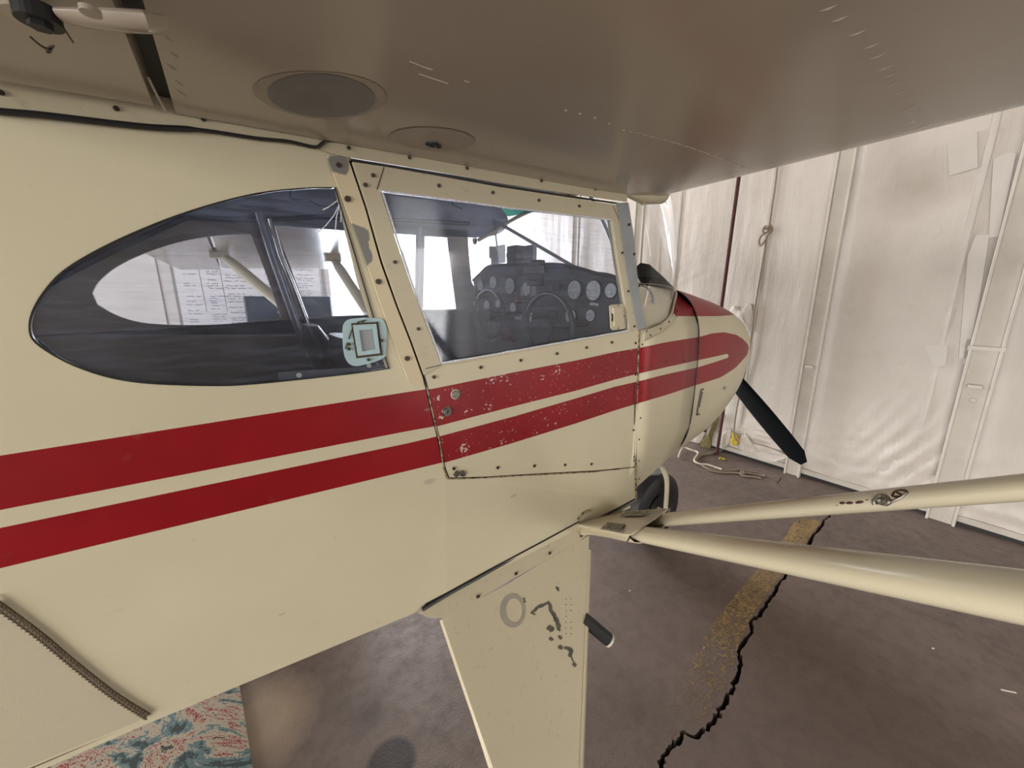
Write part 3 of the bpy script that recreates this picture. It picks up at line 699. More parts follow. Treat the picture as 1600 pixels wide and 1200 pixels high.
def inset_poly(mb, pts, th, y0): mb.poly([p+Vector((0, y0, 0)) for p in pts], (), Vector((0, th, 0)))
for nm, ll in (('left_rear_window', l_tear), ('left_side_window', l_A), ('left_front_window', l_B)):
    c = sum(ll, Vector())/len(ll)
    MB().poly([c+(p-c)*1.02+Vector((0, .006, 0)) for p in ll], (), Vector((0, .003, 0))).build(nm, M_GLASS2, AP)
# inner lower panel (navy upholstery) on the left and on the aft bulkhead
nav = [L_(x, y) for x, y in [(60, 524), (140, 521), (240, 514), (330, 508), (440, 500), (482, 498), (560, 494), (650, 488), (714, 486), (738, 486)]]
nav = [p-Vector((0, .012, 0)) for p in nav]
nav2 = nav + [Vector((1.1, 1.778, 1.3)), Vector((1.1, 1.778, .8)), Vector((-.6, 1.83, .8)), Vector((-.6, 1.83, nav[0].z))]
MB().poly(nav2, (), Vector((0, .008, 0))).build('left_lower_panel', M_NAVY, AP)
# frame tubes seen through the rear window
m = MB()
def tubepx(m, pts, fn, r): m.tube([fn(x, y) for x, y in pts], r, 10)
Li = lambda off: (lambda x, y: L_(x, y)-Vector((0, off, 0)))
tubepx(m, [(404, 335), (428, 410), (462, 505), (490, 590)], Li(.03), .016)
m.build('door_post_tube', simple('grey_painted_tube', srgb(165, 168, 180), .35, .3, .15, 10), AP, True)
m = MB(); tubepx(m, [(420, 345), (436, 400), (455, 445), (478, 505)], Li(.05), .009); m.build('polished_strap', M_CHROME, AP, True)
m = MB(); tubepx(m, [(70, 448), (180, 392), (292, 341), (405, 346), (500, 340), (730, 350)], Li(.02), .009); m.build('upper_longeron_tube', simple('dark_painted_tube', srgb(70, 74, 90), .4, .3, .15, 10), AP, True)
m = MB(); tubepx(m, [(656, 356), (655, 430), (655, 490)], Li(.012), .011); m.build('window_divider', M_UPH, AP, True)
# right-hand inner liner, below the rear window, floor, bulkhead, roof
MB().box((.45, 1.3, .775), (.70, .455, .01)).build('cabin_floor', M_NAVY, AP)
bh = MB(); bh.poly([Vector((-.62, .88, .76)), Vector((-.62, 1.72, .76)), Vector((-.62, 1.72, 1.7)), Vector((-.62, 1.3, 1.8)), Vector((-.62, .88, 1.7))], (), Vector((-.01, 0, 0))); bh.build('aft_bulkhead', M_RING, AP)
inn = [SR(x, y)+Vector((0, .02, 0)) for x, y in [(46, 530), (92, 566), (180, 599), (340, 611), (480, 600), (608, 584), (650, 590)]]
inn += [Vector((.25, .835, .8)), Vector((-.6, .88, .8)), Vector((-.6, .88, 1.45))]
MB().poly(inn, (), Vector((0, .006, 0))).build('right_lower_panel', M_NAVY, AP)
# ledge visible along the bottom of rear window
led = [SR(x, y)+Vector((0, .006, 0)) for x, y in [(440, 599), (560, 590), (625, 582)]]; led2 = [p+Vector((0, .05, .012)) for p in led]
o = MB().grid([led, led2]).build('window_ledge', M_CHROME if False else M_GREY, AP); solid(o, .004)
# headliner between the wings
m = MB(); rows = []
for x, z in ((-.62, 1.80), (-.3, 1.86), (.1, 1.93), (.6, 1.975), (1.0, 1.975), (1.3, 1.955)): rows.append([Vector((x, .81, z)), Vector((x, 1.05, z+.02)), Vector((x, 1.55, z+.02)), Vector((x, 1.79, z))])
m.grid(rows); solid(m.build('headliner', M_UPH, AP, True), .012, 1)

# ---- rear right window pane with chipped edge, trim rim and round vent
c = sum(rw_hole, Vector())/len(rw_hole)
pane = MB().poly([p+Vector((0, .003, 0)) for p in rw_hole], (), Vector((0, .003, 0))).build('rear_window_pane', M_GLASS, AP)
rimr = rw_hole[:]
def rim_strip(loop, w_, off, th):
    c = sum(loop, Vector())/len(loop); inner = []
    for i, p in enumerate(loop):
        a, b = loop[i-1], loop[(i+1) % len(loop)]; t = (b-a).normalized(); n = Vector((t.z, 0, -t.x)); 
        if n.dot(c-p) < 0: n = -n
        inner.append(p+n*w_*(1+.5*noise.noise(p*40)))
    A = [p+Vector((0, off, 0)) for p in loop]; B = [p+Vector((0, off, 0)) for p in inner]
    return A, B
A, B = rim_strip(rw_hole, .0025, -.001, 0); m = MB(); m.grid([A, B], True); o = m.build('rear_window_rim', M_SEAL, pane); solid(o, .002)
def crk(m, pts, fn, r=.0007): m.tube([fn(x, y) for x, y in pts], r, 5)
m = MB(); f4 = lambda x, y: SR(480+x*.35, 200+y*.35, -.001)
for L1 in ([(150, 330), (120, 390), (80, 440), (25, 480)], [(145, 340), (130, 400), (125, 470)], [(152, 360), (150, 420)], [(140, 320), (100, 350), (70, 365)], [(155, 350), (165, 400)]): crk(m, L1, f4, .0009)
m.build('crazing_cracks', M_EDGE, pane)
for (x, y) in ((467, 586), (576, 571)):
    MB().disc(SR(x, y, .001), (0, -1, 0), .0045, .003, 14).build('clear_rivet', M_GREY, pane)
# blue-white vent with brown sealant
vpx = [(536, 515), (540, 503), (552, 498), (590, 497), (600, 503), (604, 515), (603, 550), (597, 561), (565, 571), (550, 571), (541, 562), (537, 545)]
sqo = [(552, 508), (588, 506), (594, 552), (560, 556)]; sqi = [(561, 516), (583, 514), (588, 545), (566, 549)]
def ringpx(fn, a, b, th): return MB().poly([fn(x, y) for x, y in a], [[fn(x, y) for x, y in b]], th)
vent = ringpx(lambda x, y: SR(x, y, .004), cr2(vpx, 3, True), sqo, Vector((0, .004, 0))).build('air_vent', M_ICE, AP)
ringpx(lambda x, y: SR(x, y, .006), [(549, 505), (591, 503), (598, 555), (557, 560)], sqo, Vector((0, .004, 0))).build('sealant_bead', M_GLUE, vent)
ringpx(lambda x, y: SR(x, y, .010), sqo, sqi, Vector((0, .008, 0))).build('vent_collar', M_ICE, vent)
MB().poly([SR(x, y, .006) for x, y in sqi], (), Vector((0, .003, 0))).build('vent_flap', M_GREY, vent)
m = MB()
for L1 in ([(545, 530), (550, 515), (560, 503), (572, 500)], [(566, 502), (575, 510), (590, 503)], [(540, 545), (543, 535)], [(592, 520), (594, 545)]): m.tube([SR(x, y, .0065) for x, y in L1], .0012, 5)
m.build('dried_glue', M_GLUE, vent)
for x, y in ((545, 538), (545, 545), (596, 532), (576, 562)): MB().disc(SR(x, y, .0065), (0, -1, 0), .0035, .002, 10).build('rivet', M_GLUE, vent)

# ---- B pillar strip
M_PIL = NT('cream_with_bare_primer'); t = M_PIL; n2_ = t.noise(22, 4, .6); n = None
for (x_, y_, r_) in ((529, 256, .018), (557, 370, .022), (566, 400, .022), (560, 384, .02)):
    d_ = t.add('ShaderNodeVectorMath', operation='DISTANCE'); t.link(t.coord(), d_.inputs[0]); d_.inputs[1].default_value = SR(x_, y_)
    k_ = t.ramp(t.math('ADD', d_.outputs['Value'], t.math('MULTIPLY', n2_, .03)), r_+.015, r_+.018, 1.0, 0.0); n = k_ if n is None else t.math('MAXIMUM', n, k_)
t.set(Base_Color=t.mix(n, (.62, .53, .36, 1), srgb(122, 120, 116)), Roughness=.42); M_PIL = t.m
bp = [(511, 243), (543, 245), (570, 325), (594, 410), (618, 478), (640, 533), (660, 590), (662, 602), (648, 604), (640, 598), (629, 572), (608, 514), (583, 440), (560, 375), (530, 297)]
o = MB().poly([SR(x, y, .006) for x, y in bp], (), Vector((0, .005, 0))).build('door_pillar_strip', M_PIL, AP); pil = o
o = MB().poly([SR(x, y, -.002) for x, y in [(529, 294), (584, 440), (629, 572), (632, 580), (606, 580), (588, 530), (560, 440), (524, 294)]], (), Vector((0, .01, 0))).build('pillar_inner_flange', M_FAIR, AP)

# ---- screws
scr_mb = MB(); scr_mb.disc((0, 0, 0), (0, -1, 0), .0042, .0022, 12); scr_mb.disc((0, -.0022, 0), (0, -1, 0), .0026, .0006, 8)
SCR = None
def screw(p, parent, sc=1.0, name='screw'):
    global SCR
    if SCR is None:
        SCR = scr_mb.build(name, M_DARKSTEEL, parent); o = SCR
    else:
        o = SCR.copy(); COL.objects.link(o); o.name = name; o.parent = parent
    o.parent = parent; o.matrix_parent_inverse = WORLD[parent].inverted(); WORLD[o] = Matrix.Identity(4)
    o.matrix_basis = Matrix.Translation(p) @ Matrix.Scale(sc, 4); return o
for x, y in ((543, 311), (591, 440), (636, 560)): screw(SR(x, y, .006), pil, 1.3)
screw(SR(529, 258, .006), pil, 1.0)

# ---- door
DP = lambda x, y, off=0.0: PY(x, y, YD-off)
YB = YD
gap = [(551, 253), (575, 325), (599, 410), (623, 478), (645, 533), (664, 585), (669, 604), (677, 640), (689, 690), (698, 736)]
d_low = [(664, 585), (669, 604), (677, 640), (689, 690), (697, 732), (702, 746), (760, 744.5), (835, 740), (930, 735), (992, 729), (996, 620), (997.5, 522)]
# the door is split below the window: lower skin to the sill top line, then window frame members
sill = [(664, 585), (690, 571), (760, 558), (850, 540), (930, 526), (984, 517), (997.5, 514)]
dl = [(668, 600), (677, 640), (689, 690), (697, 732), (703, 746), (760, 744.5), (835, 740), (930, 735), (992, 729), (996, 620), (997.5, 516), (984, 519), (950, 525), (900, 534), (850, 543.5), (760, 560.5), (720, 567), (689, 571.5), (664, 586)]
door = MB().poly([DP(x, y, .002) for x, y in dl], (), Vector((0, .02, 0))).build('door', M_DOOR, AP)
fr_out = [(551, 253), (600, 260), (686, 275), (780, 292), (880, 307), (963, 320), (970, 360), (980, 430), (990, 485), (997.5, 516), (984, 519), (850, 543.5), (760, 560.5), (689, 571.5), (663, 586), (645, 535), (623, 478), (599, 410), (575, 325)]
op = [(593, 296), (686, 308), (800, 324), (957, 342.5), (965, 400), (975, 460), (984, 517), (900, 532), (760, 557), (689, 569), (655, 480), (622, 385)]
dfr = MB().poly([DP(x, y, .006) for x, y in fr_out], [[DP(x, y, .006) for x, y in op]], Vector((0, .02, 0))).build('door_window_frame', M_FAIR, AP)
dp = MB().poly([DP(x, y, -.003) for x, y in op], (), Vector((0, .003, 0))).build('door_window_pane', M_GLASS, AP)
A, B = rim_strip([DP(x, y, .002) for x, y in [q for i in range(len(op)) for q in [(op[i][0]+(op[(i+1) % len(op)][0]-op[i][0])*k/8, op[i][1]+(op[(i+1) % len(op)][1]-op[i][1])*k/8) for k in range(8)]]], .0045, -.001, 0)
o = MB().grid([A, B], True).build('chipped_edge_glint', M_EDGE, dp); solid(o, .002)  # chipped pane edge, its bright glint painted as a white strip
for x, y in [(583, 274), (571, 289), (686, 290), (770, 301), (842, 313), (905, 322), (972, 395), (981.5, 455), (991, 510), (617, 409.5), (654, 514)]: screw(DP(x, y, .007), dfr, .9)
for x, y in [(956, 535), (916.5, 543), (870, 552.5), (813.5, 563), (751, 574), (678, 589), (777.6, 730.7), (834.7, 728), (882.7, 726.4), (924, 725), (993, 536), (993, 585), (993, 630), (990, 672), (990, 713), (709, 732)]: screw(DP(x, y, .0035), door, 1.0)
# corner gusset lines and hinge strip
for q0, q1 in (((958, 322), (973, 356)), ((600, 261), (589, 296)), ((665, 576), (690, 570))): MB().tube([DP(*q0, .0065), DP(*q1, .0065)], .0008, 5).build('frame_joint', M_GLUE, dfr)
# grime along the door edges
m = MB()
m.tube([DP(x, y, .0) for x, y in [(549, 251), (600, 258.5), (686, 273.5), (780, 290), (880, 305.5), (966, 318)]], .0025, 6)
m.tube([SD(x, y, .0) for x, y in [(548, 252), (572, 325), (597, 410), (622, 478), (643, 534), (662, 586), (667, 604)]], .0035, 6)
m.build('door_seal', M_SEAL, AP, True)
t = NT('rust_stained_seam'); t.set(Base_Color=t.mix(t.ramp(t.noise(90, 4), .45, .6), srgb(150, 135, 108), srgb(56, 42, 32)), Roughness=.8); M_SEAM = t.m
m = MB(); m.tube([SD(x, y, .002) for x, y in [(667, 604), (675, 640), (687, 690), (695, 738), (700, 748), (712, 748), (760, 746), (835, 742), (930, 737), (992, 730)]], .0022, 6); m.build('door_edge_grime', M_SEAM, AP, True)
m = MB(); m.tube([DP(x, y, .001) for x, y in [(998, 514), (997, 560), (995, 620), (993, 700), (993, 742), (994, 778)]], .004, 8); hg = m.build('hinge_line', M_SEAM, AP, True)
m = MB(); m.tube([DP(x, y, .004) for x, y in [(993, 600), (992, 650), (990.5, 722)]], .0022, 8); m.build('hinge_pin', M_DARKSTEEL, hg, True)
# locks
for k, (x, y) in enumerate(((711.5, 616), (698, 643))):
    p = DP(x, y, .002); lk = MB(); lk.disc(p, (0, -1, 0), .0125, .0015, 24); lk.disc(p, (0, -1, 0), .0095, .006, 20, m=1)
    o = lk.build('door_lock', [M_POST if k == 0 else M_STEEL, M_STEEL], door); bevel(o, .0008, 1)
    if k: MB().box(p+Vector((0, -.0065, 0)), (.0012, .0008, .0045), Matrix.Rotation(.3, 3, 'Y')).build('keyhole', M_BLACK, o)
m = MB(); m.tube(cr([DP(x, y, .006) for x, y in [(710, 740), (714, 736), (718, 740), (722, 744), (726, 740), (723, 736), (718, 741), (713, 745), (709, 741)]], 4), .0016, 6); m.disc(DP(713, 741, .002), (0, -1, 0), .005, .004); m.disc(DP(724, 741, .002), (0, -1, 0), .005, .004)
m.build('door_stay_clip', M_STEEL, door, True)
# vent in door pane
v1 = [(953, 478), (956, 476), (973, 475), (976, 478), (978, 511), (975, 514), (958, 516), (955, 513)]
vt = MB().poly([DP(x, y, .002) for x, y in v1], (), Vector((0, .004, 0))).build('pane_vent', M_FAIR, dp)
vt2 = MB().poly([DP(x, y, .010) for x, y in [(959, 481), (973, 479.5), (975.5, 508), (961, 510)]], (), Vector((0, .008, 0)));
vt2.box(DP(957, 496, .004), (.001, .002, .012), m=1); 
o = vt2.build('vent_lid', [M_FAIR, M_DARKSTEEL], dp)
for x, y in ((956, 492), (956, 499), (975, 494), (966, 477), (966, 513)): MB().disc(DP(x, y, .003), (0, -1, 0), .0022, .0015, 8).build('vent_screw', M_DARKSTEEL, dp)

# ---- root fairing strip between wing and side
def up_line(x): 
    pts = [(-60, 118), (0, 128), (180, 155), (280, 178), (352, 180), (440, 196), (520, 220), (640, 239), (800, 270), (1000, 303), (1040, 309)]
    for (a, b), (c_, d_) in zip(pts[:-1], pts[1:]):
        if a <= x <= c_: return b+(d_-b)*(x-a)/(c_-a)
def lo_line(x):
    pts = [(-60, 162), (0, 169), (180, 192), (312, 201), (400, 214), (492, 229), (516, 240), (545, 246), (686, 269), (780, 286), (880, 301), (970, 314), (1040, 322)]
    for (a, b), (c_, d_) in zip(pts[:-1], pts[1:]):
        if a <= x <= c_: return b+(d_-b)*(x-a)/(c_-a)
rA, rB = [], []
for x in range(-60, 1000, 20): rA.append(SD(x, up_line(x), .006)); rB.append(SD(x, lo_line(x), .006))
rA = [Vector((-.6, yside(-.6)-.006, rA[0].z-.015))] + rA; rB = [Vector((-.6, yside(-.6)-.006, rB[0].z-.015))] + rB
m = MB(); m.grid([rB, rA, [p+Vector((0, .0, .03)) for p in rA]]); fair = m.build('wing_root_fairing', M_FAIR, AP); solid(fair, .003, 1)
for x in (2, 182, 318, 440, 545, 640, 730, 846, 930): screw(SD(x, (up_line(x)+lo_line(x))/2-4, .0075), fair, .8)
m = MB(); m.tube(px_curve([(-40, 168), (0, 174), (60, 179), (120, 186), (180, 193), (240, 199), (312, 203), (400, 216), (450, 221), (492, 230), (504, 224), (516, 219), (560, 226)], lambda x, y: SD(x, y, .009), 4), [.0042]*24+[.0028]*25, 8); m.build('root_seal_cord', M_SEAL, AP, True)
m = MB(); m.tube([SD(x, up_line(x)-1, .008) for x in range(350, 1000, 25)], .0016, 6); m.build('root_gap_seal', M_SEAL, AP, True)

# ---- A pillar strip and its screws, belt fairing tab
ap = [(965, 317), (982, 316), (990, 365), (996, 430), (1003, 480), (1010, 510), (998, 516), (990, 480), (981, 430), (971, 360)]
apo = MB().poly([DP(x, y, .010) for x, y in ap], (), Vector((0, .006, 0))).build('windshield_pillar_strip', M_GREY, AP)
for x, y in ((983, 351), (991, 397), (999, 446.5)): screw(DP(x, y, .011), apo, 1.0)

# ---- boot cowl, nose cowl
m = MB(); m.grid(boot_rows()); m.grid(boot_rows(True)); boot = m.build('boot_cowl', M_COWL, AP, True); solid(boot, .004)
rows = cowl_rows(); m = MB(); m.grid(rows, True)
nose = m.build('engine_cowl', M_COWL, AP, True)
m = MB(); fr_ = rows[-1]; m.fan(fr_); m.build('cowl_front', M_CREAM, AP)
for s in (-1, 1):
    MB().disc((2.436, 1.3+s*.085, 1.22), (1, 0, 0), .055, .012, 24, sc=(1, .8)).build('air_intake', M_BLACK, AP)
# deck under the windshield
D0 = [(.80, 1.39), (.805, 1.44), (.835, 1.50), (.89, 1.545), (1.0, 1.585), (1.15, 1.605), (1.3, 1.61)]
D1 = [(.978, 1.53), (1.0, 1.535), (1.03, 1.54), (1.08, 1.548), (1.14, 1.554), (1.22, 1.558), (1.3, 1.56)]
rows = []
for (x, yb, zb) in [(1.06, .80, 1.39)]+BASE:
    t_ = max(0, (x-1.10)/.46); r = []
    for i in range(7):
        y = D0[i][0]*(1-t_)+D1[i][0]*t_; z = D0[i][1]*(1-t_)+D1[i][1]*t_; k = 1-i/6
        y0 = D0[0][0]*(1-t_)+D1[0][0]*t_; z0 = D0[0][1]*(1-t_)+D1[0][1]*t_
        r.append(Vector((x, y+(yb-y0)*k**2, z+(zb-z0)*k**2)))
    rows.append(r + [Vector((v.x, 2.6-v.y, v.z)) for v in r[:-1]][::-1])
m = MB(); m.grid(rows); deck = m.build('cowl_deck', M_CREAM, AP, True); solid(deck, .003)
# firewall seam line and windshield base moulding, cowl rivets
def surfline(pts, r, name, mat, k=5, off=.0005):
    P = [SC_(x, y, off) for x, y in cr2(pts, k)]; P = [p for p in P if p is not None]
    return MB().tube(P, r, 7).build(name, mat, AP, True)
rr = [Vector((1.562, y, z)) for y, z in sell(.4585, 1.5605, .7395, 1.15, 4.0, 64)]
c_ = MB().tube(rr, .0022, 7, closed=True).build('firewall_seam', M_BLACK, AP, True)
P = [Vector(b) for b in BASE]+[Vector((1.60, 1.12, 1.556)), Vector((1.61, 1.3, 1.562)), Vector((1.60, 1.48, 1.556))]+[Vector((b[0], 2.6-b[1], b[2])) for b in BASE[::-1]]
bc = cr(P, 6)
bm_ = MB().tube([p+Vector((0, -.002 if p.y < 1.3 else .002, .001)) for p in bc], .006, 8, flat=.6).build('windshield_base_moulding', M_FAIR, AP, True)
bl = [(1000, 535), (1001, 519), (1010, 513), (1030, 507), (1046, 497), (1053, 488), (1058, 492), (1050, 505), (1035, 516), (1015, 528)]
pl = [SC_(x, y, .003) or DP(x, y, .003) for x, y in bl]
o = MB(); 
def surf_patch(mb, top, botm, off, n=10):
    rows = []
    T = cr2(top, 5); B_ = cr2(botm, 5)
    for k in range(5):
        row = []
        for i in range(n+1):
            u = i/n; a = T[int(u*(len(T)-1))]; b = B_[int(u*(len(B_)-1))]; x = a[0]+(b[0]-a[0])*k/4; y = a[1]+(b[1]-a[1])*k/4
            row.append(SC_(x, y, off) or DP(x, y, off))
        rows.append(row)
    mb.grid(rows)
surf_patch(o, [(1003, 519), (1015, 514), (1030, 508), (1044, 499), (1051, 490)], [(1002, 534), (1018, 527), (1034, 518), (1046, 508), (1055, 495)], .003)
tab = o.build('windshield_belt_strip', M_FAIR, AP, True); solid(tab, .002, 1)
for x, y in ((1008, 517), (1014, 524), (1030, 514), (1043, 503)): screw(SC_(x, y, .0045) or DP(x, y, .005), tab, .9)
for x, y in [(1003, 538), (1003, 575), (1001, 614), (1000, 653), (998, 686.5), (998, 720), (998, 748), (1041, 565), (1069, 564), (1058, 468), (1057, 478), (1058, 485), (1053, 492)]:
    q = SC_(x, y, .001)
    if q is not None: screw(q, boot, .75, 'rivet')
# cowl latch slot
q = [SC_(x, y, .0025) for x, y in [(1098, 608), (1095, 609), (1092, 625), (1089, 640), (1088, 648), (1092, 647)]]
m = MB().tube(q, .0035, 6); m.tube([SC_(x, y, .005) for x, y in [(1096, 612), (1091, 636)]], .002, 6); m.build('cowl_latch', M_DARKSTEEL, nose, True)
MB().disc(SC_(1131, 606, 0) or PY(1131, 606, 1.0), (0, -1, 0), .008, .01, 12).build('cowl_fastener', M_CHROME, nose)

# ---- windshield
TOP = [(1.07, .805, 1.785), (1.17, .815, 1.84), (1.26, .85, 1.90), (1.31, .95, 1.935), (1.335, 1.1, 1.955), (1.34, 1.3, 1.96)]
top = [Vector(p) for p in TOP]; top += [Vector((p.x, 2.6-p.y, p.z)) for p in top[:-1]][::-1]; topc = cr(top, 8); rows = []
for k in range(9):
    u = k/8; r = []
    for i in range(61):
        a = bc[int(round(i/60*(len(bc)-1)))]; b = topc[int(round(i/60*(len(topc)-1)))]
        p = a.lerp(b, u); s = math.sin(u*PI)*.03; p += Vector((s, (-s*.3 if p.y < 1.3 else s*.3)*(0 if i in (0, 60) else 1), 0)); r.append(p)
    rows.append(r)
m = MB(); m.grid(rows); ws = m.build('windshield', M_GLASS2, AP, True, recalc=False)
m = MB(); m.tube([rows[k][30] + Vector((-.004, 0, 0)) for k in range(9)], .008, 8); m.build('windshield_centre_strip', M_GREY, AP, True)
m = MB(); m.tube(topc, .009, 8); m.build('windshield_top_moulding', M_FAIR, AP, True)
# cream roof over the cabin behind the windshield
m = MB(); rws = []
for x, z in ((-.38, 1.83), (0, 1.96), (.4, 2.02), (.8, 2.02), (1.1, 2.01), (1.26, 1.985), (1.345, 1.96)): rws.append([Vector((x, y, z+.01)) for y in (.8, 1.0, 1.3, 1.6, 1.8)])
m.grid(rws); solid(m.build('cabin_roof', M_CREAM, AP, True), .01)
# overhanging fairing lip at the wing-root leading edge
lp = [(983, 318), (1000, 310), (1030, 307), (1050, 305), (1040, 311), (1015, 318), (1008, 323), (990, 325)]
m = MB(); rA = [PY(x, y, .80) for x, y in [(975, 316), (995, 309), (1015, 308), (1040, 308)]]; 
m = MB().tube([Vector((.98, .805, 1.80)), Vector((1.08, .805, 1.803)), Vector((1.17, .81, 1.815)), Vector((1.235, .82, 1.845))], [.006, .022, .02, .004], 12, flat=1.3, flatdir=(0, 0, 1)); m.build('root_cuff', M_FAIR, AP, True)
# temperature probe
g = [(1004, 446), (1012, 450), (1018, 459), (1021, 470), (1019, 482)]
pp_ = [PY(x, y, .875) for x, y in g]; pb = MB().tube(cr(pp_, 5), .0045, 8); pb.disc(pp_[-1]+Vector((0, 0, -.016)), (0, 0, 1), .013, .018, 14); pb.build('temperature_probe', M_GREY, AP, True)

# ---- wings
WB = [(-.03, 1.760), (.2, 1.768), (.5, 1.776), (.8, 1.785), (1.0, 1.795), (1.12, 1.807), (1.19, 1.826), (1.235, 1.855), (1.255, 1.885), (1.25, 1.92), (1.21, 1.955), (1.12, 1.985), (.9, 2.015), (.6, 2.02), (.3, 2.0), (-.03, 1.95)]
wsec = cr2(WB[:11], 4)+WB[11:]
def wing(side):
    rt = AP
    ys = [.795, .6, .3, 0, -.4, -.9, -1.5, -2.2, -2.9, -3.1] if side < 0 else [1.805, 2.2, 2.8, 3.4, 4.2, 5.0, 5.6, 5.75]
    rows = []
    for y in ys:
        d = abs(y-(.8 if side < 0 else 1.8)); dz = DIH*d; k = 1.0
        e = (d-3.6)/.35
        sc = 1.0 if e < 0 else math.sqrt(max(.05, 1-min(1, e)**2))
        rows.append([Vector((.5+(x-.5)*(.6+.4*sc), y, 1.86+(z-1.86)*sc+dz)) for x, z in wsec])
    m = MB(); m.grid(rows, True); m.fan(rows[0]); m.fan(rows[-1])
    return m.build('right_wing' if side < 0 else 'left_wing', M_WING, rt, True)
DIH = .012
wr_, wl_ = wing(-1), wing(1)
def WS(px, py, off=0.0):
    """point on the wing underside"""
    d = ray(px, py).normalized(); h = WBV.ray_cast(O, d)
    if h[0] is None or h[0].z > 1.9: return PZ(px, py, 1.762-off)
    return h[0] - Vector((0, 0, off))
WBV = BVHTree.FromPolygons([v.co.copy() for v in wr_.data.vertices], [tuple(p.vertices) for p in wr_.data.polygons])
# left wing root rib liner seen inside the cabin
m = MB().poly([Vector((x, 1.79, z)) for x, z in wsec if x > -.35], (), Vector((0, .008, 0))); m.build('root_rib_liner', M_UPH, AP)
MB().poly([Vector((-.62, 1.80, 1.75)), Vector((-.03, 1.79, 1.76)), Vector((-.03, 1.79, 1.95)), Vector((-.62, 1.80, 1.82))], (), Vector((0, .008, 0))).build('upper_side_liner', M_UPH, AP)
# flaps
def flap(y0, y1, nm, z=0):
    sec = [(-.052, 1.757), (-.12, 1.753), (-.38, 1.738), (-.385, 1.742), (-.2, 1.85), (-.1, 1.885), (-.058, 1.86), (-.045, 1.80)]
    rows = [[Vector((x, y, zz+DIH*abs(y-(.8 if y < 1 else 1.8)))) for x, zz in sec] for y in (y0, (y0+y1)/2, y1)]
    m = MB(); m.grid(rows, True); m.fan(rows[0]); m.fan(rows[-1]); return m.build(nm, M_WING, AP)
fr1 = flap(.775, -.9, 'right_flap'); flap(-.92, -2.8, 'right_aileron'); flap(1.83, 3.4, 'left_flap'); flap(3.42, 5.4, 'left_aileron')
# flap hinge bracket with bolt and safety wire
def H(px, py, z=1.742): return PZ(px, py, z)
hb = MB(); hb.tube([H(250, 38, 1.752), H(225, 34), H(180, 32), H(130, 28), (H(95, 24))], [.010, .013, .0125, .0105, .008], 14, flat=.55, flatdir=(0, 1, 0)); hbo = hb.build('flap_hinge_arm', M_WING, AP, True)
p = H(60, 28, 1.738); hb = MB(); hb.disc(p+Vector((0, 0, -.004)), (0, 0, 1), .015, .012, 24); hb.disc(p+Vector((0, 0, -.008)), (0, 0, 1), .008, .006, 6); o = hb.build('hinge_bolt', M_BLACK, hbo)
hb = MB(); hb.disc(H(50, 30, 1.742), (0, 0, 1), .0185, .006, 24); hb.build('hinge_boss', M_WING, hbo)
hb = MB(); hb.disc(H(142, 22, 1.729), (0, 0, 1), .007, .004, 20); hb.build('arm_bushing', M_WING, hbo)
m = MB(); m.tube(cr([H(x, y, 1.735) for x, y in [(48, 58), (62, 70), (74, 76), (82, 72), (78, 82), (72, 80), (78, 74), (84, 72)]], 4), .001, 5); m.tube([H(100, 45, 1.738), H(114, 66, 1.738)], .0009, 5); m.build('safety_wire', M_DARKSTEEL, hbo)
# dark opening in the wing for the hinge & the gap backing
MB().box((-.042, -.2, 1.80), (.011, 1.0, .02)).build('flap_gap', M_BLACK, AP)
# primer patches on the underside
def wpatch(cx, cy, rx, ry, ang, name, mat, off=.0012, n=72, rag_=.03):
    rows = []
    for f in (1.0, .75, .5, .25, .02):
        r = []
        for i in range(n):
            a = 2*PI*i/n; k = f*(1+rag_*.3*math.sin(3*a+cx))
            x = rx*k*math.cos(a); y = ry*k*math.sin(a); r.append(WS(cx+x*math.cos(ang)-y*math.sin(ang), cy+x*math.sin(ang)+y*math.cos(ang), off))
        rows.append(r)
    m = MB(); m.grid(rows, True); m.fan(rows[-1]); return m.build(name, mat, wr_)
simple('faint_grey_primer', srgb(160, 149, 134), .5, 0, .1, 25)
wpatch(500, 147, 103, 37, .06, 'scuffed_ring', MATS['faint_grey_primer'], .0006, rag_=.1)
wpatch(502, 148, 84, 34, .07, 'primer_patch', M_PATCH)
wpatch(676, 216, 66, 18, .06, 'scuffed_ring', MATS['faint_grey_primer'])
p = WS(677, 224, 0); m = MB(); m.tube([p, p+Vector((0, 0, -.004))], .010, 14); m.tube([p+Vector((-.014, 0, -.002)), p+Vector((.014, 0, -.002))], .004, 8); m.tube([p, p+Vector((.004, -.012, -.008))], .0035, 8); m.build('drain_fitting', M_BLACK, wr_, True)
m = MB()
for L1 in ([(640, 95), (672, 108)], [(655, 115), (700, 130)], [(660, 104), (676, 108)], [(725, 125), (733, 128)]): m.tube([WS(x, y, .0006) for x, y in L1], .0007, 5)
m.build('scratch_marks', M_POST, wr_)
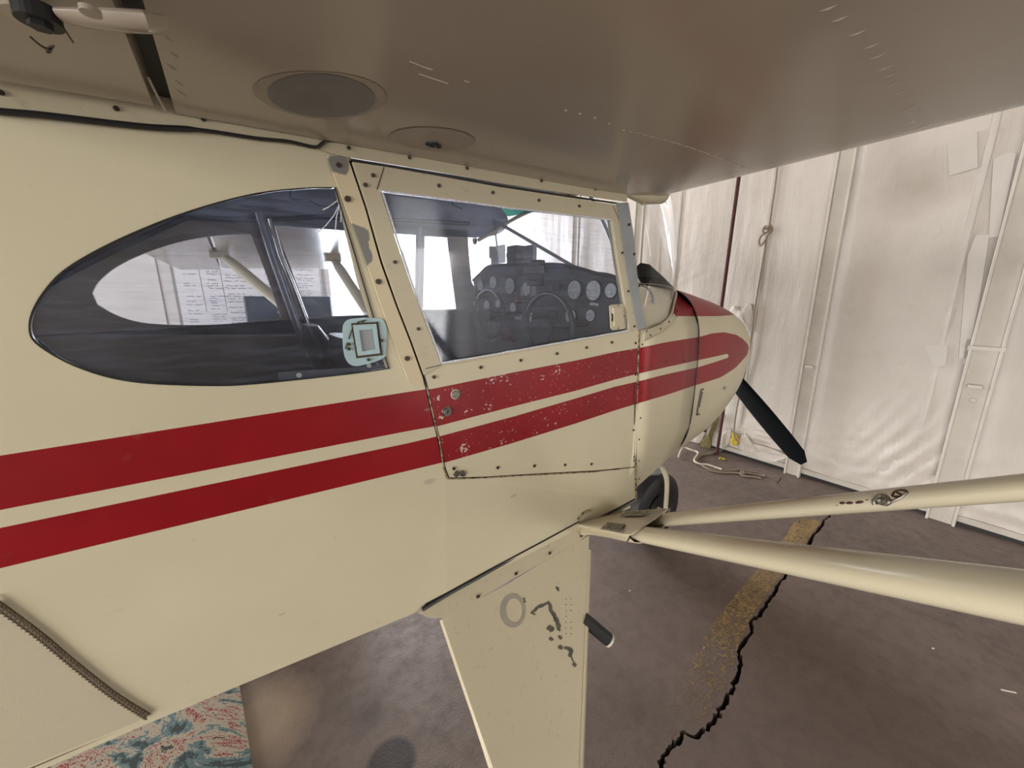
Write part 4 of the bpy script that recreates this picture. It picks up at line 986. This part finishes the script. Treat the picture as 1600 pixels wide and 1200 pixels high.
# rib stitching, each stitch its own bump
def stitch(a_, b_, c_, r_): MB().tube([a_, b_, c_], [r_*.4, r_, r_*.4], 6).build('rib_stitch', M_WING, wr_, True)
for (xa, ya, xb, yb, n, ln) in ((985, 205, 1160, 260, 17, 11), (884, 172, 975, 203, 5, 5)):
    for i in range(n):
        u = i/(n-1); x = xa+(xb-xa)*u; y = ya+(yb-ya)*u - 4*math.sin(u*PI)
        stitch(WS(x-ln*.5, y-ln*.15, -.0005), WS(x, y, .0006), WS(x+ln*.55, y+ln*.25, -.0005), .0018)
for i, (x, y) in enumerate([(1295, 13), (1312, 30), (1340, 52), (1362, 72), (1372, 88), (1384, 106), (1390, 118), (1396, 131), (1405, 145), (1412, 156), (1420, 168), (1424, 178), (1430, 190), (1436, 200)]):
    l_ = 15-i*.35; stitch(WS(x-l_, y+5, -.0004), WS(x, y, .0006), WS(x+l_, y-6, -.0004), .0014)
for (x, y) in ((272, 85), (268, 105), (280, 130), (283, 145), (262, 60)): stitch(WS(x-8, y-6, -.0004), WS(x, y, .0006), WS(x+8, y+6, -.0004), .0012)
m = MB(); m.tube([WS(260, 175, .002), WS(246, 150, .002), WS(232, 122, .001)], .0016, 6); m.build('trailing_edge_lip', M_WING, wr_)

# ---- lift struts
ATT = PY(918, 822, YD-.01)
def strut(name, p0, p1, r=.021, flat=.6):
    d = (p1-p0).normalized(); m = MB(); n = 12; pts = [p0.lerp(p1, i/n) for i in range(n+1)]
    rs = [r]*(n+1); rs[0] = r*.55; rs[-1] = r*.6
    # streamlined: chord along the airflow (x)
    m.tube(pts, rs, 20, flat=flat, flatdir=(1, 0, 0)); return m.build(name, M_STRUT, AP, True)
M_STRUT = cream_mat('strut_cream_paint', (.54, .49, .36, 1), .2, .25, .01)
ATT = PY(925, 822, YD-.03)
Q1, Q2 = PX(1600, 761.5, .78), PX(1600, 932.5, .417)
def far_end(q, z): return ATT + (q-ATT)*((z-ATT.z)/(q.z-ATT.z))
def on_line(q, s): return ATT + (q-ATT)*s
E1, E2 = far_end(Q1, 1.79), far_end(Q2, 1.775)
fs_ = strut('front_lift_strut', on_line(Q1, .10), E1, .0255, .62)
rs_ = strut('rear_lift_strut', on_line(Q2, .07), E2, .0245, .66)
strut('left_front_lift_strut', Vector((.885, 1.84, .76)), Vector((.64, 3.14, 1.79)), .036)
strut('left_rear_lift_strut', Vector((.835, 1.84, .76)), Vector((-.02, 3.14, 1.78)), .036)
for p_ in (Vector((.64, 3.12, 1.79)), Vector((-.02, 3.12, 1.78))): MB().box(p_+Vector((0, 0, -.01)), (.05, .035, .03)).build('strut_end_fitting', M_CREAM, AP)
for p_ in (E1, E2): MB().box(p_+Vector((0, 0, -.005)), (.05, .035, .02)).build('strut_end_fitting', M_CREAM, AP)
# fairing cuff joining the struts, with the two NO STEP placards
def cuff():
    top_e = [(905, 815), (925, 803), (960, 800), (1000, 797), (1048, 794)]
    bot_e = [(903, 823), (920, 827), (950, 832), (970, 837), (981, 839)]
    end_e = [(1048, 794), (1028, 806), (1008, 814), (993, 826), (979, 846)]
    rows = []
    c0, c1 = cr2(top_e, 6), cr2(bot_e, 6); ee = cr2(end_e, 3)
    n = 12
    A_ = (Q1-ATT); B_ = (Q2-ATT); nrm = A_.cross(B_).normalized(); nrm = nrm if nrm.z > 0 else -nrm
    for i in range(25):
        r = []
        for j in range(n+1):
            u = i/24; v = j/n
            a = c0[min(int(u*(len(c0)-1)), len(c0)-1)]; b = c1[min(int(u*(len(c1)-1)), len(c1)-1)]
            x = a[0]+(b[0]-a[0])*v; y = a[1]+(b[1]-a[1])*v
            r.append(PP(x, y, ATT+nrm*(.002+.017*math.sin(v*PI)**.5), nrm))
        for j in range(n-1, 0, -1):
            v = j/n; p = r[j]; d_ = .017*math.sin(v*PI)**.5; r.append(p - nrm*(d_*2))
        rows.append(r)
    m = MB(); m.grid(rows, True)
    o = m.build('strut_fairing', M_STRUT, AP, True); solid(o, .0015)
    return nrm
NRM = cuff()
def on_cuff(x, y, off=.034): return PP(x, y, ATT+NRM*(off-.0142), NRM)
m = MB(); m.tube([on_cuff(x, y, .018) for x, y in cr2([(1049, 794), (1028, 806), (1008, 814), (993, 826), (980, 846)], 4)], .0014, 6); m.build('fairing_edge', M_BLACK, AP, True)
m = MB(); m.tube([DP(x, y, .004) for x, y in [(903, 812), (911, 802), (922, 798)]], .004, 8); m.build('strut_slot_dirt', M_SEAM, AP, True)
GL = {'N': [[(0, 0), (0, 1)], [(0, 1), (.7, 0)], [(.7, 0), (.7, 1)]], 'O': [[(0, 0), (0, 1)], [(0, 1), (.7, 1)], [(.7, 1), (.7, 0)], [(.7, 0), (0, 0)]],
      'S': [[(.7, 1), (0, 1)], [(0, 1), (0, .5)], [(0, .5), (.7, .5)], [(.7, .5), (.7, 0)], [(.7, 0), (0, 0)]], 'T': [[(0, 1), (.8, 1)], [(.4, 1), (.4, 0)]],
      'E': [[(0, 0), (0, 1)], [(0, 1), (.65, 1)], [(0, .5), (.55, .5)], [(0, 0), (.65, 0)]], 'P': [[(0, 0), (0, 1)], [(0, 1), (.7, 1)], [(.7, 1), (.7, .5)], [(.7, .5), (0, .5)]], ' ': []}
def placard(quad, flip, nm):
    q = [on_cuff(x, y, .0345) for x, y in quad]   # tl tr br bl
    pl = MB().poly(q, (), NRM*.0006).build(nm, M_PANELBLK, AP)
    def uv(u, v, o=.0010): return (q[3]*(1-u)+q[2]*u)*(1-v)+(q[0]*(1-u)+q[1]*u)*v + NRM*o
    m = MB(); x = .07
    for chh in 'NO STEP':
        for (a, b) in GL[chh]:
            pts = [(x+p[0]*.11, .22+p[1]*.56) for p in (a, b)]
            if flip: pts = [(1-u, 1-v) for u, v in pts]
            m.tube([uv(*pts[0]), uv(*pts[1])], .0006, 5)
        x += .125
    for a, b in (((.02, .06), (.98, .06)), ((.98, .06), (.98, .94)), ((.98, .94), (.02, .94)), ((.02, .94), (.02, .06))): m.tube([uv(*a), uv(*b)], .0006, 5)
    m.build('lettering', M_FAIR, pl)
placard([(949, 816), (978, 819), (965, 831), (938, 827)], False, 'no_step_placard')
placard([(981, 798.5), (1017, 797.5), (1003, 806), (968, 806)], True, 'no_step_placard')
# rust, clamp and eye bolts on the front strut
q = lambda x, y, o=.0: (lambda d, c_: O + d*(((c_-O).dot(d)/d.dot(d)) ) )(ray(x, y), on_line(Q1, (x-925)/675.)) - ray(x, y).normalized()*o
def on_strut(x, y):
    d = ray(x, y).normalized(); h = SBV.ray_cast(O, d); return h[0] - d*.0006 if h[0] is not None else None
def lift(x, y): return (on_strut(x, y) or q(x, y, .02)) - ray(x, y).normalized()*.002
SBV = BVHTree.FromPolygons([v.co.copy() for v in fs_.data.vertices], [tuple(p.vertices) for p in fs_.data.polygons])
m = MB()
zz = lambda x, y: (1300+x*.1125, 720+y*.1125)
for (x0, y0, x1, y1) in ((108, 590, 180, 585), (200, 590, 290, 585), (330, 585, 435, 570), (470, 548, 500, 545), (550, 545, 590, 545), (60, 620, 75, 615)):
    a = on_strut(*zz(x0, y0)); b = on_strut(*zz(x1, y1))
    if a and b: m.tube([a, a.lerp(b, .5), b], [.0012, .0022, .0012] if x1-x0 > 50 else [.0006]*3, 6)
m.build('rust_spots', M_RUST, fs_)
m = MB()
ptsr = [on_strut(*zz(x, y)) for x, y in [(835, 475), (870, 430), (940, 408), (1010, 410), (1045, 435), (1010, 470), (950, 495), (880, 500), (840, 490)]]
if all(p is not None for p in ptsr): m.tube(ptsr, .0016, 6, closed=True); a_, b_ = on_strut(*zz(930, 450)), on_strut(*zz(915, 440)); m.tube([on_strut(*zz(900, 440)), on_strut(*zz(960, 470))], .0014, 6)
m.build('rust_ring', M_RUST, fs_, True)
m = MB(); P = [lift(*zz(x, y)) for x, y in [(600, 610), (590, 570), (640, 510), (700, 490), (760, 520), (790, 570), (740, 600), (735, 615)]]; m.tube(cr(P, 4), .0035, 8); m.tube(cr([lift(*zz(x, y)) for x, y in [(640, 560), (690, 540), (740, 560), (700, 590), (650, 570)]], 4), .0035, 8); m.tube([lift(*zz(x, y)) for x, y in [(790, 590), (850, 560), (960, 510), (1040, 440)]], .0018, 6); m.build('clamp_fitting', M_STEEL, fs_, True)
# ---- main gear leg covered with cream panel
def GP(x, y, off=0.0):   # plane of the gear panel
    return PP(x, y, G0+GN*off, GN)
Gt0, Gt1, Gax = Vector((.345, .795, .725)), Vector((.86, .795, .735)), Vector((.365, .30, .25))
GN = (Gt1-Gt0).cross(Gax-Gt0).normalized(); GN = GN if GN.y < 0 else -GN; G0 = Gt0
gp_ = [GP(x, y) for x, y in [(690, 968), (735, 944), (800, 909), (870, 866), (921, 836), (919, 880), (914, 980), (909, 1100), (905, 1200), (903, 1280), (850, 1330), (808, 1310), (770, 1200), (733, 1095)]]
gear = MB().poly(gp_, (), GN*-.022).build('landing_gear_panel', M_FAIR, AP); bevel(gear, .006, 2)
m = MB(); m.tube([GP(919, 860, -.011), GP(905, 1200, -.011), Gax], .011, 12); m.tube([GP(700, 985, -.011), GP(770, 1200, -.011), Gax], .009, 12); m.build('gear_leg_tube', M_FAIR, AP, True)
ax = MB(); ax.tube([Gax+Vector((0, .1, .03)), Gax+Vector((0, -.08, 0))], .018, 12); ax.build('axle', M_STEEL, AP, True)
def wheel(c, R_, W_, nm):
    prof_ = [(.0, .3), (.35, .32), (.42, .36), (.5, .42), (.62, .5), (.85, .5), (.96, .4), (1.0, .2), (1.0, -.2), (.96, -.4), (.85, -.5), (.62, -.5), (.5, -.42), (.42, -.36), (.35, -.32), (0, -.3)]
    rows = [[c+Vector((math.cos(a)*R_*r, w_*W_, math.sin(a)*R_*r)) for a in [2*PI*i/40 for i in range(40)]] for r, w_ in prof_]
    m = MB(); m.grid(rows, True); o = m.build(nm, M_BLACK, AP, True)
    for s in (-1, 1): MB().disc(c+Vector((0, s*W_*.33, 0)), (0, s, 0), R_*.36, W_*.06, 28).build('wheel_hub', M_POST if nm == 'main_wheel' else M_PANELBLK, o)
    return o
wheel(Vector((.365, .25, .215)), .215, .15, 'main_wheel'); wheel(Vector((.365, 2.35, .215)), .215, .15, 'main_wheel')
m = MB(); m.tube([Vector((.86, 1.805, .735)), Vector((.365, 2.30, .25))], .016, 10); m.tube([Vector((.345, 1.805, .735)), Vector((.365, 2.30, .25))], .014, 10); m.tube([Vector((.365, 2.25, .22)), Vector((.365, 2.4, .22))], .016, 10); m.build('left_gear_leg', M_FAIR, AP, True)
# top fairing strip of the gear, screws, seal along the belly
st_ = [(653, 957), (700, 931), (760, 898), (830, 858), (880, 830), (905, 818), (918, 835), (905, 846), (860, 872), (800, 905), (735, 944), (700, 966), (672, 965)]
gs = MB().poly([GP(x, y, .005) for x, y in st_], (), GN*-.004).build('gear_root_fairing', M_FAIR, AP)
for x, y in ((746.7, 931.7), (806, 896), (858.7, 864), (908, 837)): screw_p = GP(x, y, .006); screw(screw_p, gs, 1.2)
m = MB(); m.tube([GP(x, y, .008) for x, y in cr2([(660, 952), (700, 928), (760, 895), (830, 856), (875, 832), (905, 812)], 4)], .0055, 8); m.tube([SD(x, y, .002) for x, y in [(664, 945), (760, 893), (850, 845), (905, 815)]], .0022, 6); m.build('gear_root_seal', M_SEAL, AP, True)
m = MB(); m.tube([PY(x, y, YD) for x, y in [(930, 812), (960, 797), (992, 780)]], .004, 6); m.build('belly_edge_seal', M_SEAL, AP, True)
# marks on the gear panel
def gring(cx, cy, rx, ry): return [GP(cx+rx*math.cos(2*PI*i/28), cy+ry*math.sin(2*PI*i/28), .0008) for i in range(28)]
MB().poly(gring(801, 954, 20, 27), [gring(803, 954, 13, 19)], GN*-.0006).build('grey_ring_mark', simple('faded_grey_mark', srgb(158, 152, 138), .6), gear)
m = MB(); g6 = lambda x, y: (640+x*.5333, 560+y*.5333)
simple('bare_primer_chip', srgb(96, 92, 80), .6, 0, .4, 90)
def ribbon(m, pts, wpx, fn):
    P = cr2(pts, 5) if len(pts) > 2 else cr2([pts[0], ((pts[0][0]+pts[-1][0])/2, (pts[0][1]+pts[-1][1])/2), pts[-1]], 5); A_, B_ = [], []
    for i, (x, y) in enumerate(P):
        x1, y1 = P[min(i+1, len(P)-1)]; x0, y0 = P[max(i-1, 0)]; l_ = math.hypot(x1-x0, y1-y0) or 1; nx, ny = -(y1-y0)/l_, (x1-x0)/l_
        e = math.sqrt(max(.03, 1-((i/(len(P)-1))*2-1)**4)); wa = wpx*e*random.uniform(.5, 1.3); wb_ = wpx*e*random.uniform(.5, 1.3)
        A_.append(fn(x+nx*wa, y+ny*wa)); B_.append(fn(x-nx*wb_, y-ny*wb_))
    m.grid([A_, B_])
for L1, r_ in (([(355, 748), (375, 730), (405, 716)], 5), ([(405, 710), (418, 745), (430, 765)], 6), ([(425, 755), (432, 775), (440, 800)], 7), ([(404, 785), (422, 798)], 9), ([(408, 820), (422, 824)], 5), ([(436, 812), (446, 822)], 5), ([(436, 842), (448, 852)], 6), ([(452, 848), (475, 855), (466, 875)], 6), ([(478, 892), (488, 902)], 6), ([(335, 700), (338, 716)], 3), ([(430, 668), (438, 682)], 4), ([(470, 845), (476, 880), (482, 890)], 2), ([(360, 745), (368, 752)], 3)):
    m = MB(); ribbon(m, L1, r_, lambda x, y: GP(*g6(x, y), .0007)); m.build('paint_chip', MATS['bare_primer_chip'], gear, recalc=False)
m = MB()
for i in range(7):
    for k in (0, 1): 
        if random.random() < .8: m.disc(GP(*g6(458+k*15, 705+i*17), .0), GN, .0013, .0008, 8)
m.build('small_rivets', M_DARKSTEEL, gear)
# step peg
p0, p1 = GP(912, 968, 0), None
p0 = GP(911, 966, -.01); p1 = p0 + (PX(954, 1002, p0.x+.055)-p0)
m = MB(); m.tube([p0, p0.lerp(p1, .92)], .019, 20); peg = m.build('entry_step', M_BLACK, AP, True); dd_ = (p1-p0)
MB().disc(p0+dd_*.92, dd_, .019, dd_.length*.07, 20).build('step_cap', M_POST, peg)

# ---- nose gear
nc = Vector((1.97, 1.27, .235))
NW = wheel(nc, .225, .15, 'nose_wheel')
m = MB(); m.tube([Vector((1.70, 1.27, .80)), Vector((1.80, 1.27, .62)), Vector((1.86, 1.27, .5))], .035, 16); m.build('nose_leg_tube', M_GREY, AP, True)
m = MB()
for s in (-1, 1):
    m.tube(cr([Vector((1.88, 1.27+s*.02, .53)), Vector((1.92, 1.27+s*.07, .53)), Vector((1.965, 1.27+s*.1, .45)), nc+Vector((.005, s*.105, .0))], 5), .012, 12, flat=1.5, flatdir=(0, 1, 0))
m.tube([nc+Vector((0, -.12, 0)), nc+Vector((0, .12, 0))], .014, 12); m.build('nose_fork', M_FAIR, AP, True)
m = MB(); m.tube([nc+Vector((.0, -.115, 0)), Vector((1.80, 1.17, .19))], .008, 8); 
m.tube([Vector((1.60, 1.19, .76)), Vector((1.72, 1.17, .62)), Vector((1.84, 1.18, .52))], .014, 10); m.build('steering_link', M_FAIR, AP, True)
# grey mudguard-like cover between belly and wheel, and exhaust stub
m = MB(); m.tube(cr([Vector((1.36, 1.10, .72)), Vector((1.5, 1.12, .63)), Vector((1.66, 1.14, .60)), Vector((1.80, 1.16, .56))], 5), [.05]*16, 16, flat=.5, flatdir=(0, 1, 0)); m.build('nose_gear_cover', M_GREY, AP, True)
m = MB(); m.tube([Vector((1.22, 1.02, .74)), Vector((1.27, 1.0, .62)), Vector((1.31, .99, .60))], .045, 18); m.build('exhaust_stub', M_BLACK, AP, True)

# ---- propeller (two blades, at rest)
HUB = Vector((2.55, 1.3, 1.155))
tipA = PX(1256, 724, 2.555); dirb = (tipA-HUB); RR = dirb.length; dirb.normalize()
def blade(d, nm):
    side = Vector((1, 0, 0)).cross(d).normalized(); rows = []
    for i in range(15):
        u = i/14; r = .05+(RR-.05)*u; wd = .035+.055*min(1, u/.25) if u < .25 else .09*(1-.42*((u-.25)/.75)**2.2)
        if u > .93: wd *= math.sqrt(max(.15, 1-((u-.93)/.07)**2*.8))
        tw = math.radians(48-32*u); th = .022*(1-.8*u)+.004
        c = HUB+d*r; ring = []
        for k in range(16):
            a = 2*PI*k/16; x = math.cos(a)*wd; y = math.sin(a)*th
            ring.append(c + side*(x*math.cos(tw)-y*math.sin(tw)) + Vector((1, 0, 0))*(x*math.sin(tw)+y*math.cos(tw)))
        rows.append(ring)
    m = MB(); m.grid(rows, True); m.fan(rows[0]); m.fan(rows[-1]); return m
pr = MB().disc(HUB-Vector((.06, 0, 0)), (1, 0, 0), .075, .12, 28); prop = pr.build('propeller_hub', M_PROP, AP, True); bevel(prop, .01)
blade(dirb, 'a').build('propeller_blade', M_PROP, prop, True); blade(-dirb, 'b').build('propeller_blade', M_PROP, prop, True)
MB().disc(HUB-Vector((.12, 0, 0)), (1, 0, 0), .04, .07, 16).build('propeller_shaft', M_STEEL, AP)

# ================================================================ COCKPIT
XP = 1.045
PN = lambda x, y, off=0.0: PX(x, y, XP-off)
pt = [(739, 438), (750, 428), (764, 416), (790, 414), (830, 413), (870, 413.5), (900, 418), (930, 427), (950, 430), (968, 437), (985, 452)]
P = [PN(x, y) for x, y in cr2(pt, 4)]
P += [Vector((XP, .815, 1.45)), Vector((XP, .815, 1.16)), Vector((XP, 1.78, 1.16)), Vector((XP, 1.785, P[0].z-.1))]
panel = MB().poly(P, (), Vector((.012, 0, 0))).build('instrument_panel', M_PANEL, AP); bevel(panel, .003)
m = MB(); m.tube([PN(x, y, .004) for x, y in cr2(pt, 4)], .007, 8); m.build('panel_coaming', M_PANELBLK, panel, True)
def gauge(x, y, rpx, nm='gauge', face=None, needle=True):
    p = PN(x, y, .003); d = (p-O).dot(FWD); r = rpx*d/F_PX; face = face or M_DIAL
    g_ = MB().disc(p, (-1, 0, 0), r*1.15, .006, 28); o = g_.build(nm, M_PANELBLK, panel)
    MB().disc(p+Vector((-.0062, 0, 0)), (-1, 0, 0), r, .0008, 28).build  # face below
    f = MB(); f.disc(p+Vector((-.0062, 0, 0)), (-1, 0, 0), r, .0008, 28)
    f_ = MB(); 
    fo = f.build('dial', face, panel)
    k = MB()
    if needle:
        a = random.uniform(0, 6.28); v = Vector((0, math.cos(a), math.sin(a))); k.box(p+Vector((-.0085, 0, 0))+v*r*.35, (.0006, r*.04, r*.45), Vector((0, 0, 1)).rotation_difference(v).to_matrix()); k.disc(p+Vector((-.0075, 0, 0)), (-1, 0, 0), r*.1, .0015, 10)
        for i in range(10):
            a = i*PI/5; v = Vector((0, math.cos(a), math.sin(a))); k.box(p+Vector((-.0075, 0, 0))+v*r*.86, (.0004, r*.02, r*.07), Vector((0, 0, 1)).rotation_difference(v).to_matrix())
        k.build('needle', M_WHITE, panel)
    return o
for (x, y, r) in ((899, 453, 14), (928.5, 454, 15), (956, 454, 11), (893, 494, 11), (924, 493, 9), (772, 441, 9), (798, 447, 12), (752, 446, 8), (744, 478, 8), (824, 452, 10)): gauge(x, y, r)
for (x, y, r) in ((762, 478, 8.5), (779, 475, 6), (803, 481, 8), (744, 478, 8)): gauge(x, y, r, 'gauge', M_WHITE, False)
def pbox(x0, y0, x1, y1, dep, nm, mat, parent=None, off=.0):
    a, b = PN(x0, y0, off), PN(x1, y1, off); y0_, y1_ = sorted((a.y, b.y)); z0_, z1_ = sorted((a.z, b.z))
    o = MB().box((XP-off-dep/2, (y0_+y1_)/2, (z0_+z1_)/2), (dep/2, (y1_-y0_)/2, (z1_-z0_)/2)).build(nm, mat, parent or panel); bevel(o, .002, 1); return o
rs1 = pbox(814, 416, 852, 428, .03, 'radio', M_PANELBLK); pbox(818, 418, 850, 426, .003, 'radio_display', simple('lcd_grey', srgb(84, 92, 96), .3), panel, .031)
pbox(828, 430, 850, 446, .02, 'radio', M_PANELBLK)
pbox(815, 448, 839, 462, .006, 'paper_card', simple('aged_card', srgb(178, 172, 156), .7))
pbox(805, 491, 815, 500, .004, 'paper_card', M_WHITE); pbox(822, 488, 839, 493, .004, 'paper_card', M_WHITE); pbox(822, 493, 831, 502, .004, 'paper_card', M_WHITE)
pbox(868, 444, 878, 455, .02, 'toggle_box', M_PANELBLK); pbox(785, 524, 806, 535, .02, 'switch_bank', simple('grey_switch_plate', srgb(70, 72, 78), .5))
pbox(810, 466, 832, 474, .012, 'throttle_plate', M_PANELBLK)
for x, y in ((812, 470), (793, 517), (797, 521)): MB().disc(PN(x, y, .01), (-1, 0, 0), .012, .02, 14).build('red_knob', M_REDL, panel)
m = MB()
for i in range(7): m.box(PN(786+i*3.2, 529, .024), (.004, .003, .006))
m.build('switch_row', M_REDL, panel)
for x, y in ((925, 475), (929, 475), (934, 476)): MB().disc(PN(x, y, .004), (-1, 0, 0), .005, .006, 10).build('light_knob', M_WHITE, panel)
# centre pedestal
m = MB(); a = PN(838, 470); b = PN(862, 540); m.poly([Vector((XP-.02, a.y, 1.45)), Vector((XP-.02, b.y-.03, 1.45)), Vector((XP-.06, b.y-.03, .79)), Vector((XP-.06, a.y, .79))], (), Vector((.03, 0, 0))); m.build('centre_pedestal', M_PANELBLK, AP)
# wheel yokes
def yoke(x, y, r, xx, nm):
    c = PX(x, y, xx); pts = [c+Vector((.02*math.cos(a), math.cos(a)*r, math.sin(a)*r)) for a in [math.radians(-250+i*10+0) for i in range(0, 54)]]
    pts = [c+Vector((0, math.cos(a)*r, math.sin(a)*r*.92)) for a in [math.radians(i*9) for i in range(40)]]
    m = MB(); m.tube(pts, .009, 10, closed=True); o = m.build(nm, M_BLACK, AP, True)
    m = MB(); m.disc(c+Vector((-.01, 0, 0)), (1, 0, 0), .028, .02, 18); m.tube([c+Vector((0, -r, 0)), c, c+Vector((0, r, 0))], .007, 8); m.tube([c, c+Vector((0, 0, -r*.9))], .007, 8); m.tube([c, Vector((XP, c.y, c.z))], .012, 12); m.build('yoke_hub', M_PANELBLK, o, True)
    m = MB(); m.tube([p+Vector((-.0095, 0, 0)) for p in pts[3:18]], .0016, 6); m.build('chrome_trim', M_CHROME, o, True)
yoke(856, 510, .118, .86, 'control_wheel'); yoke(764, 492, .112, .88, 'control_wheel')
# windshield diagonal brace, mirror, compass and boxes on the coaming
m = MB(); a = PX(766, 341, 1.16); b = PX(897, 417, 1.30); m.tube([a, b], .0085, 10); m.build('windshield_brace_tube', M_GREY, AP, True)
m = MB(); a = PX(730, 374, 1.13); b = PX(742, 377, 1.14); m.tube([a, b], .002, 6); m.disc(b+Vector((-.004, 0, 0)), (1, 0, 0), .017, .008, 24); m.build('round_mirror', M_CAB, AP)
TOPX = 1.2
m = MB(); c = PX(806, 399, 1.14); m.box(c+Vector((0, 0, .0)), (.03, .035, .042)); m.disc(c+Vector((-.036, .012, 0)), (1, 0, 0), .02, .006, 20); m.box(c+Vector((0, 0, -.06)), (.02, .02, .03)); o = m.build('panel_compass', M_PANELBLK, AP); bevel(o, .004)
m = MB(); c = PX(829, 400, 1.22); m.box(c, (.012, .035, .05)); m.box(c+Vector((0, 0, -.06)), (.01, .01, .04)); o = m.build('dash_bracket', M_GREY, AP); bevel(o, .004)
c = PX(840, 411, 1.12); o = MB().box(c+Vector((0, 0, 0)), (.02, .03, .012)).build('dash_knob_box', M_PANELBLK, AP); bevel(o, .005)
c = PX(778, 398, 1.30); o = MB().box(c, (.008, .07, .05)).box(c+Vector((0, .075, .02)), (.01, .012, .035)).build('portable_display', M_CAB, AP); bevel(o, .006)
a = PX(773, 356, 1.22); b = PX(777, 388, 1.28); m = MB(); m.tube([a, b], .015, 8, flat=.3); m.build('display_mount', M_CAB, AP)
# green sun visor at the top of the windshield
gv = [PX(x, y, 1.27) for x, y in [(766, 316), (842, 327), (842, 330), (795, 338), (788, 337)]]
MB().poly(gv, (), Vector((.004, 0, 0))).build('sun_visor', M_GREEN, AP)
# wires near the top of the rear window
m = MB(); m.tube(cr([Vector((.25, 1.0, 1.9)), SR(455, 296, -.15), SR(480, 312, -.12), SR(520, 322, -.1), Vector((.3, .86, 1.74))], 5), .002, 6); m.tube(cr([PY(706, 312, 1.5), PY(708, 320, 1.5), PY(722, 326, 1.5)], 4), .003, 6); m.build('cabin_wire', M_BLACK, AP, True)

# ---- seats
def seat(x, y, nm, wd=.22, top=1.42, xb=.42):
    t_ = MB()
    sec = [(x, .93), (x+.08, .98), (x+.42, .99), (x+.46, .95), (x+.45, .88), (x+.02, .88)]
    m = MB(); rows = [[Vector((px_, yy, z+ (0 if abs(yy-y) < wd*.9 else -.02))) for px_, z in sec] for yy in (y-wd, y-wd*.8, y, y+wd*.8, y+wd)]
    m.grid(rows, True); m.fan(rows[0]); m.fan(rows[-1]); o = m.build(nm, M_SEAT, AP, True)
    m = MB(); rows = []
    for k in range(9):
        u = k/8; w_ = wd*(1 if u < .8 else math.sqrt(max(.25, 1-((u-.8)/.22)**2))); z = .92+(top-.92)*u; xx = x+.06-.14*u; th = .055*(1-.4*u) if u < .97 else .02
        rows.append([Vector((xx+th*math.cos(a)*1.0, y+w_*math.copysign(abs(math.sin(a))**.5, math.sin(a)), z)) for a in [2*PI*i/24 for i in range(24)]])
    m.grid(rows, True); m.fan(rows[0]); m.fan(rows[-1]); m.build('seat_back', M_SEAT, o, True)
    m = MB()
    for sx in (x+.05, x+.4):
        for sy in (y-wd*.8, y+wd*.8): m.tube([Vector((sx, sy, .785)), Vector((sx, sy, .90))], .01, 8)
    m.build('seat_frame', M_GREY, o, True)
seat(.30, 1.055, 'front_seat', .20, 1.405); seat(.30, 1.555, 'front_seat', .20, 1.405); seat(-.42, 1.3, 'rear_bench', .40, 1.34)
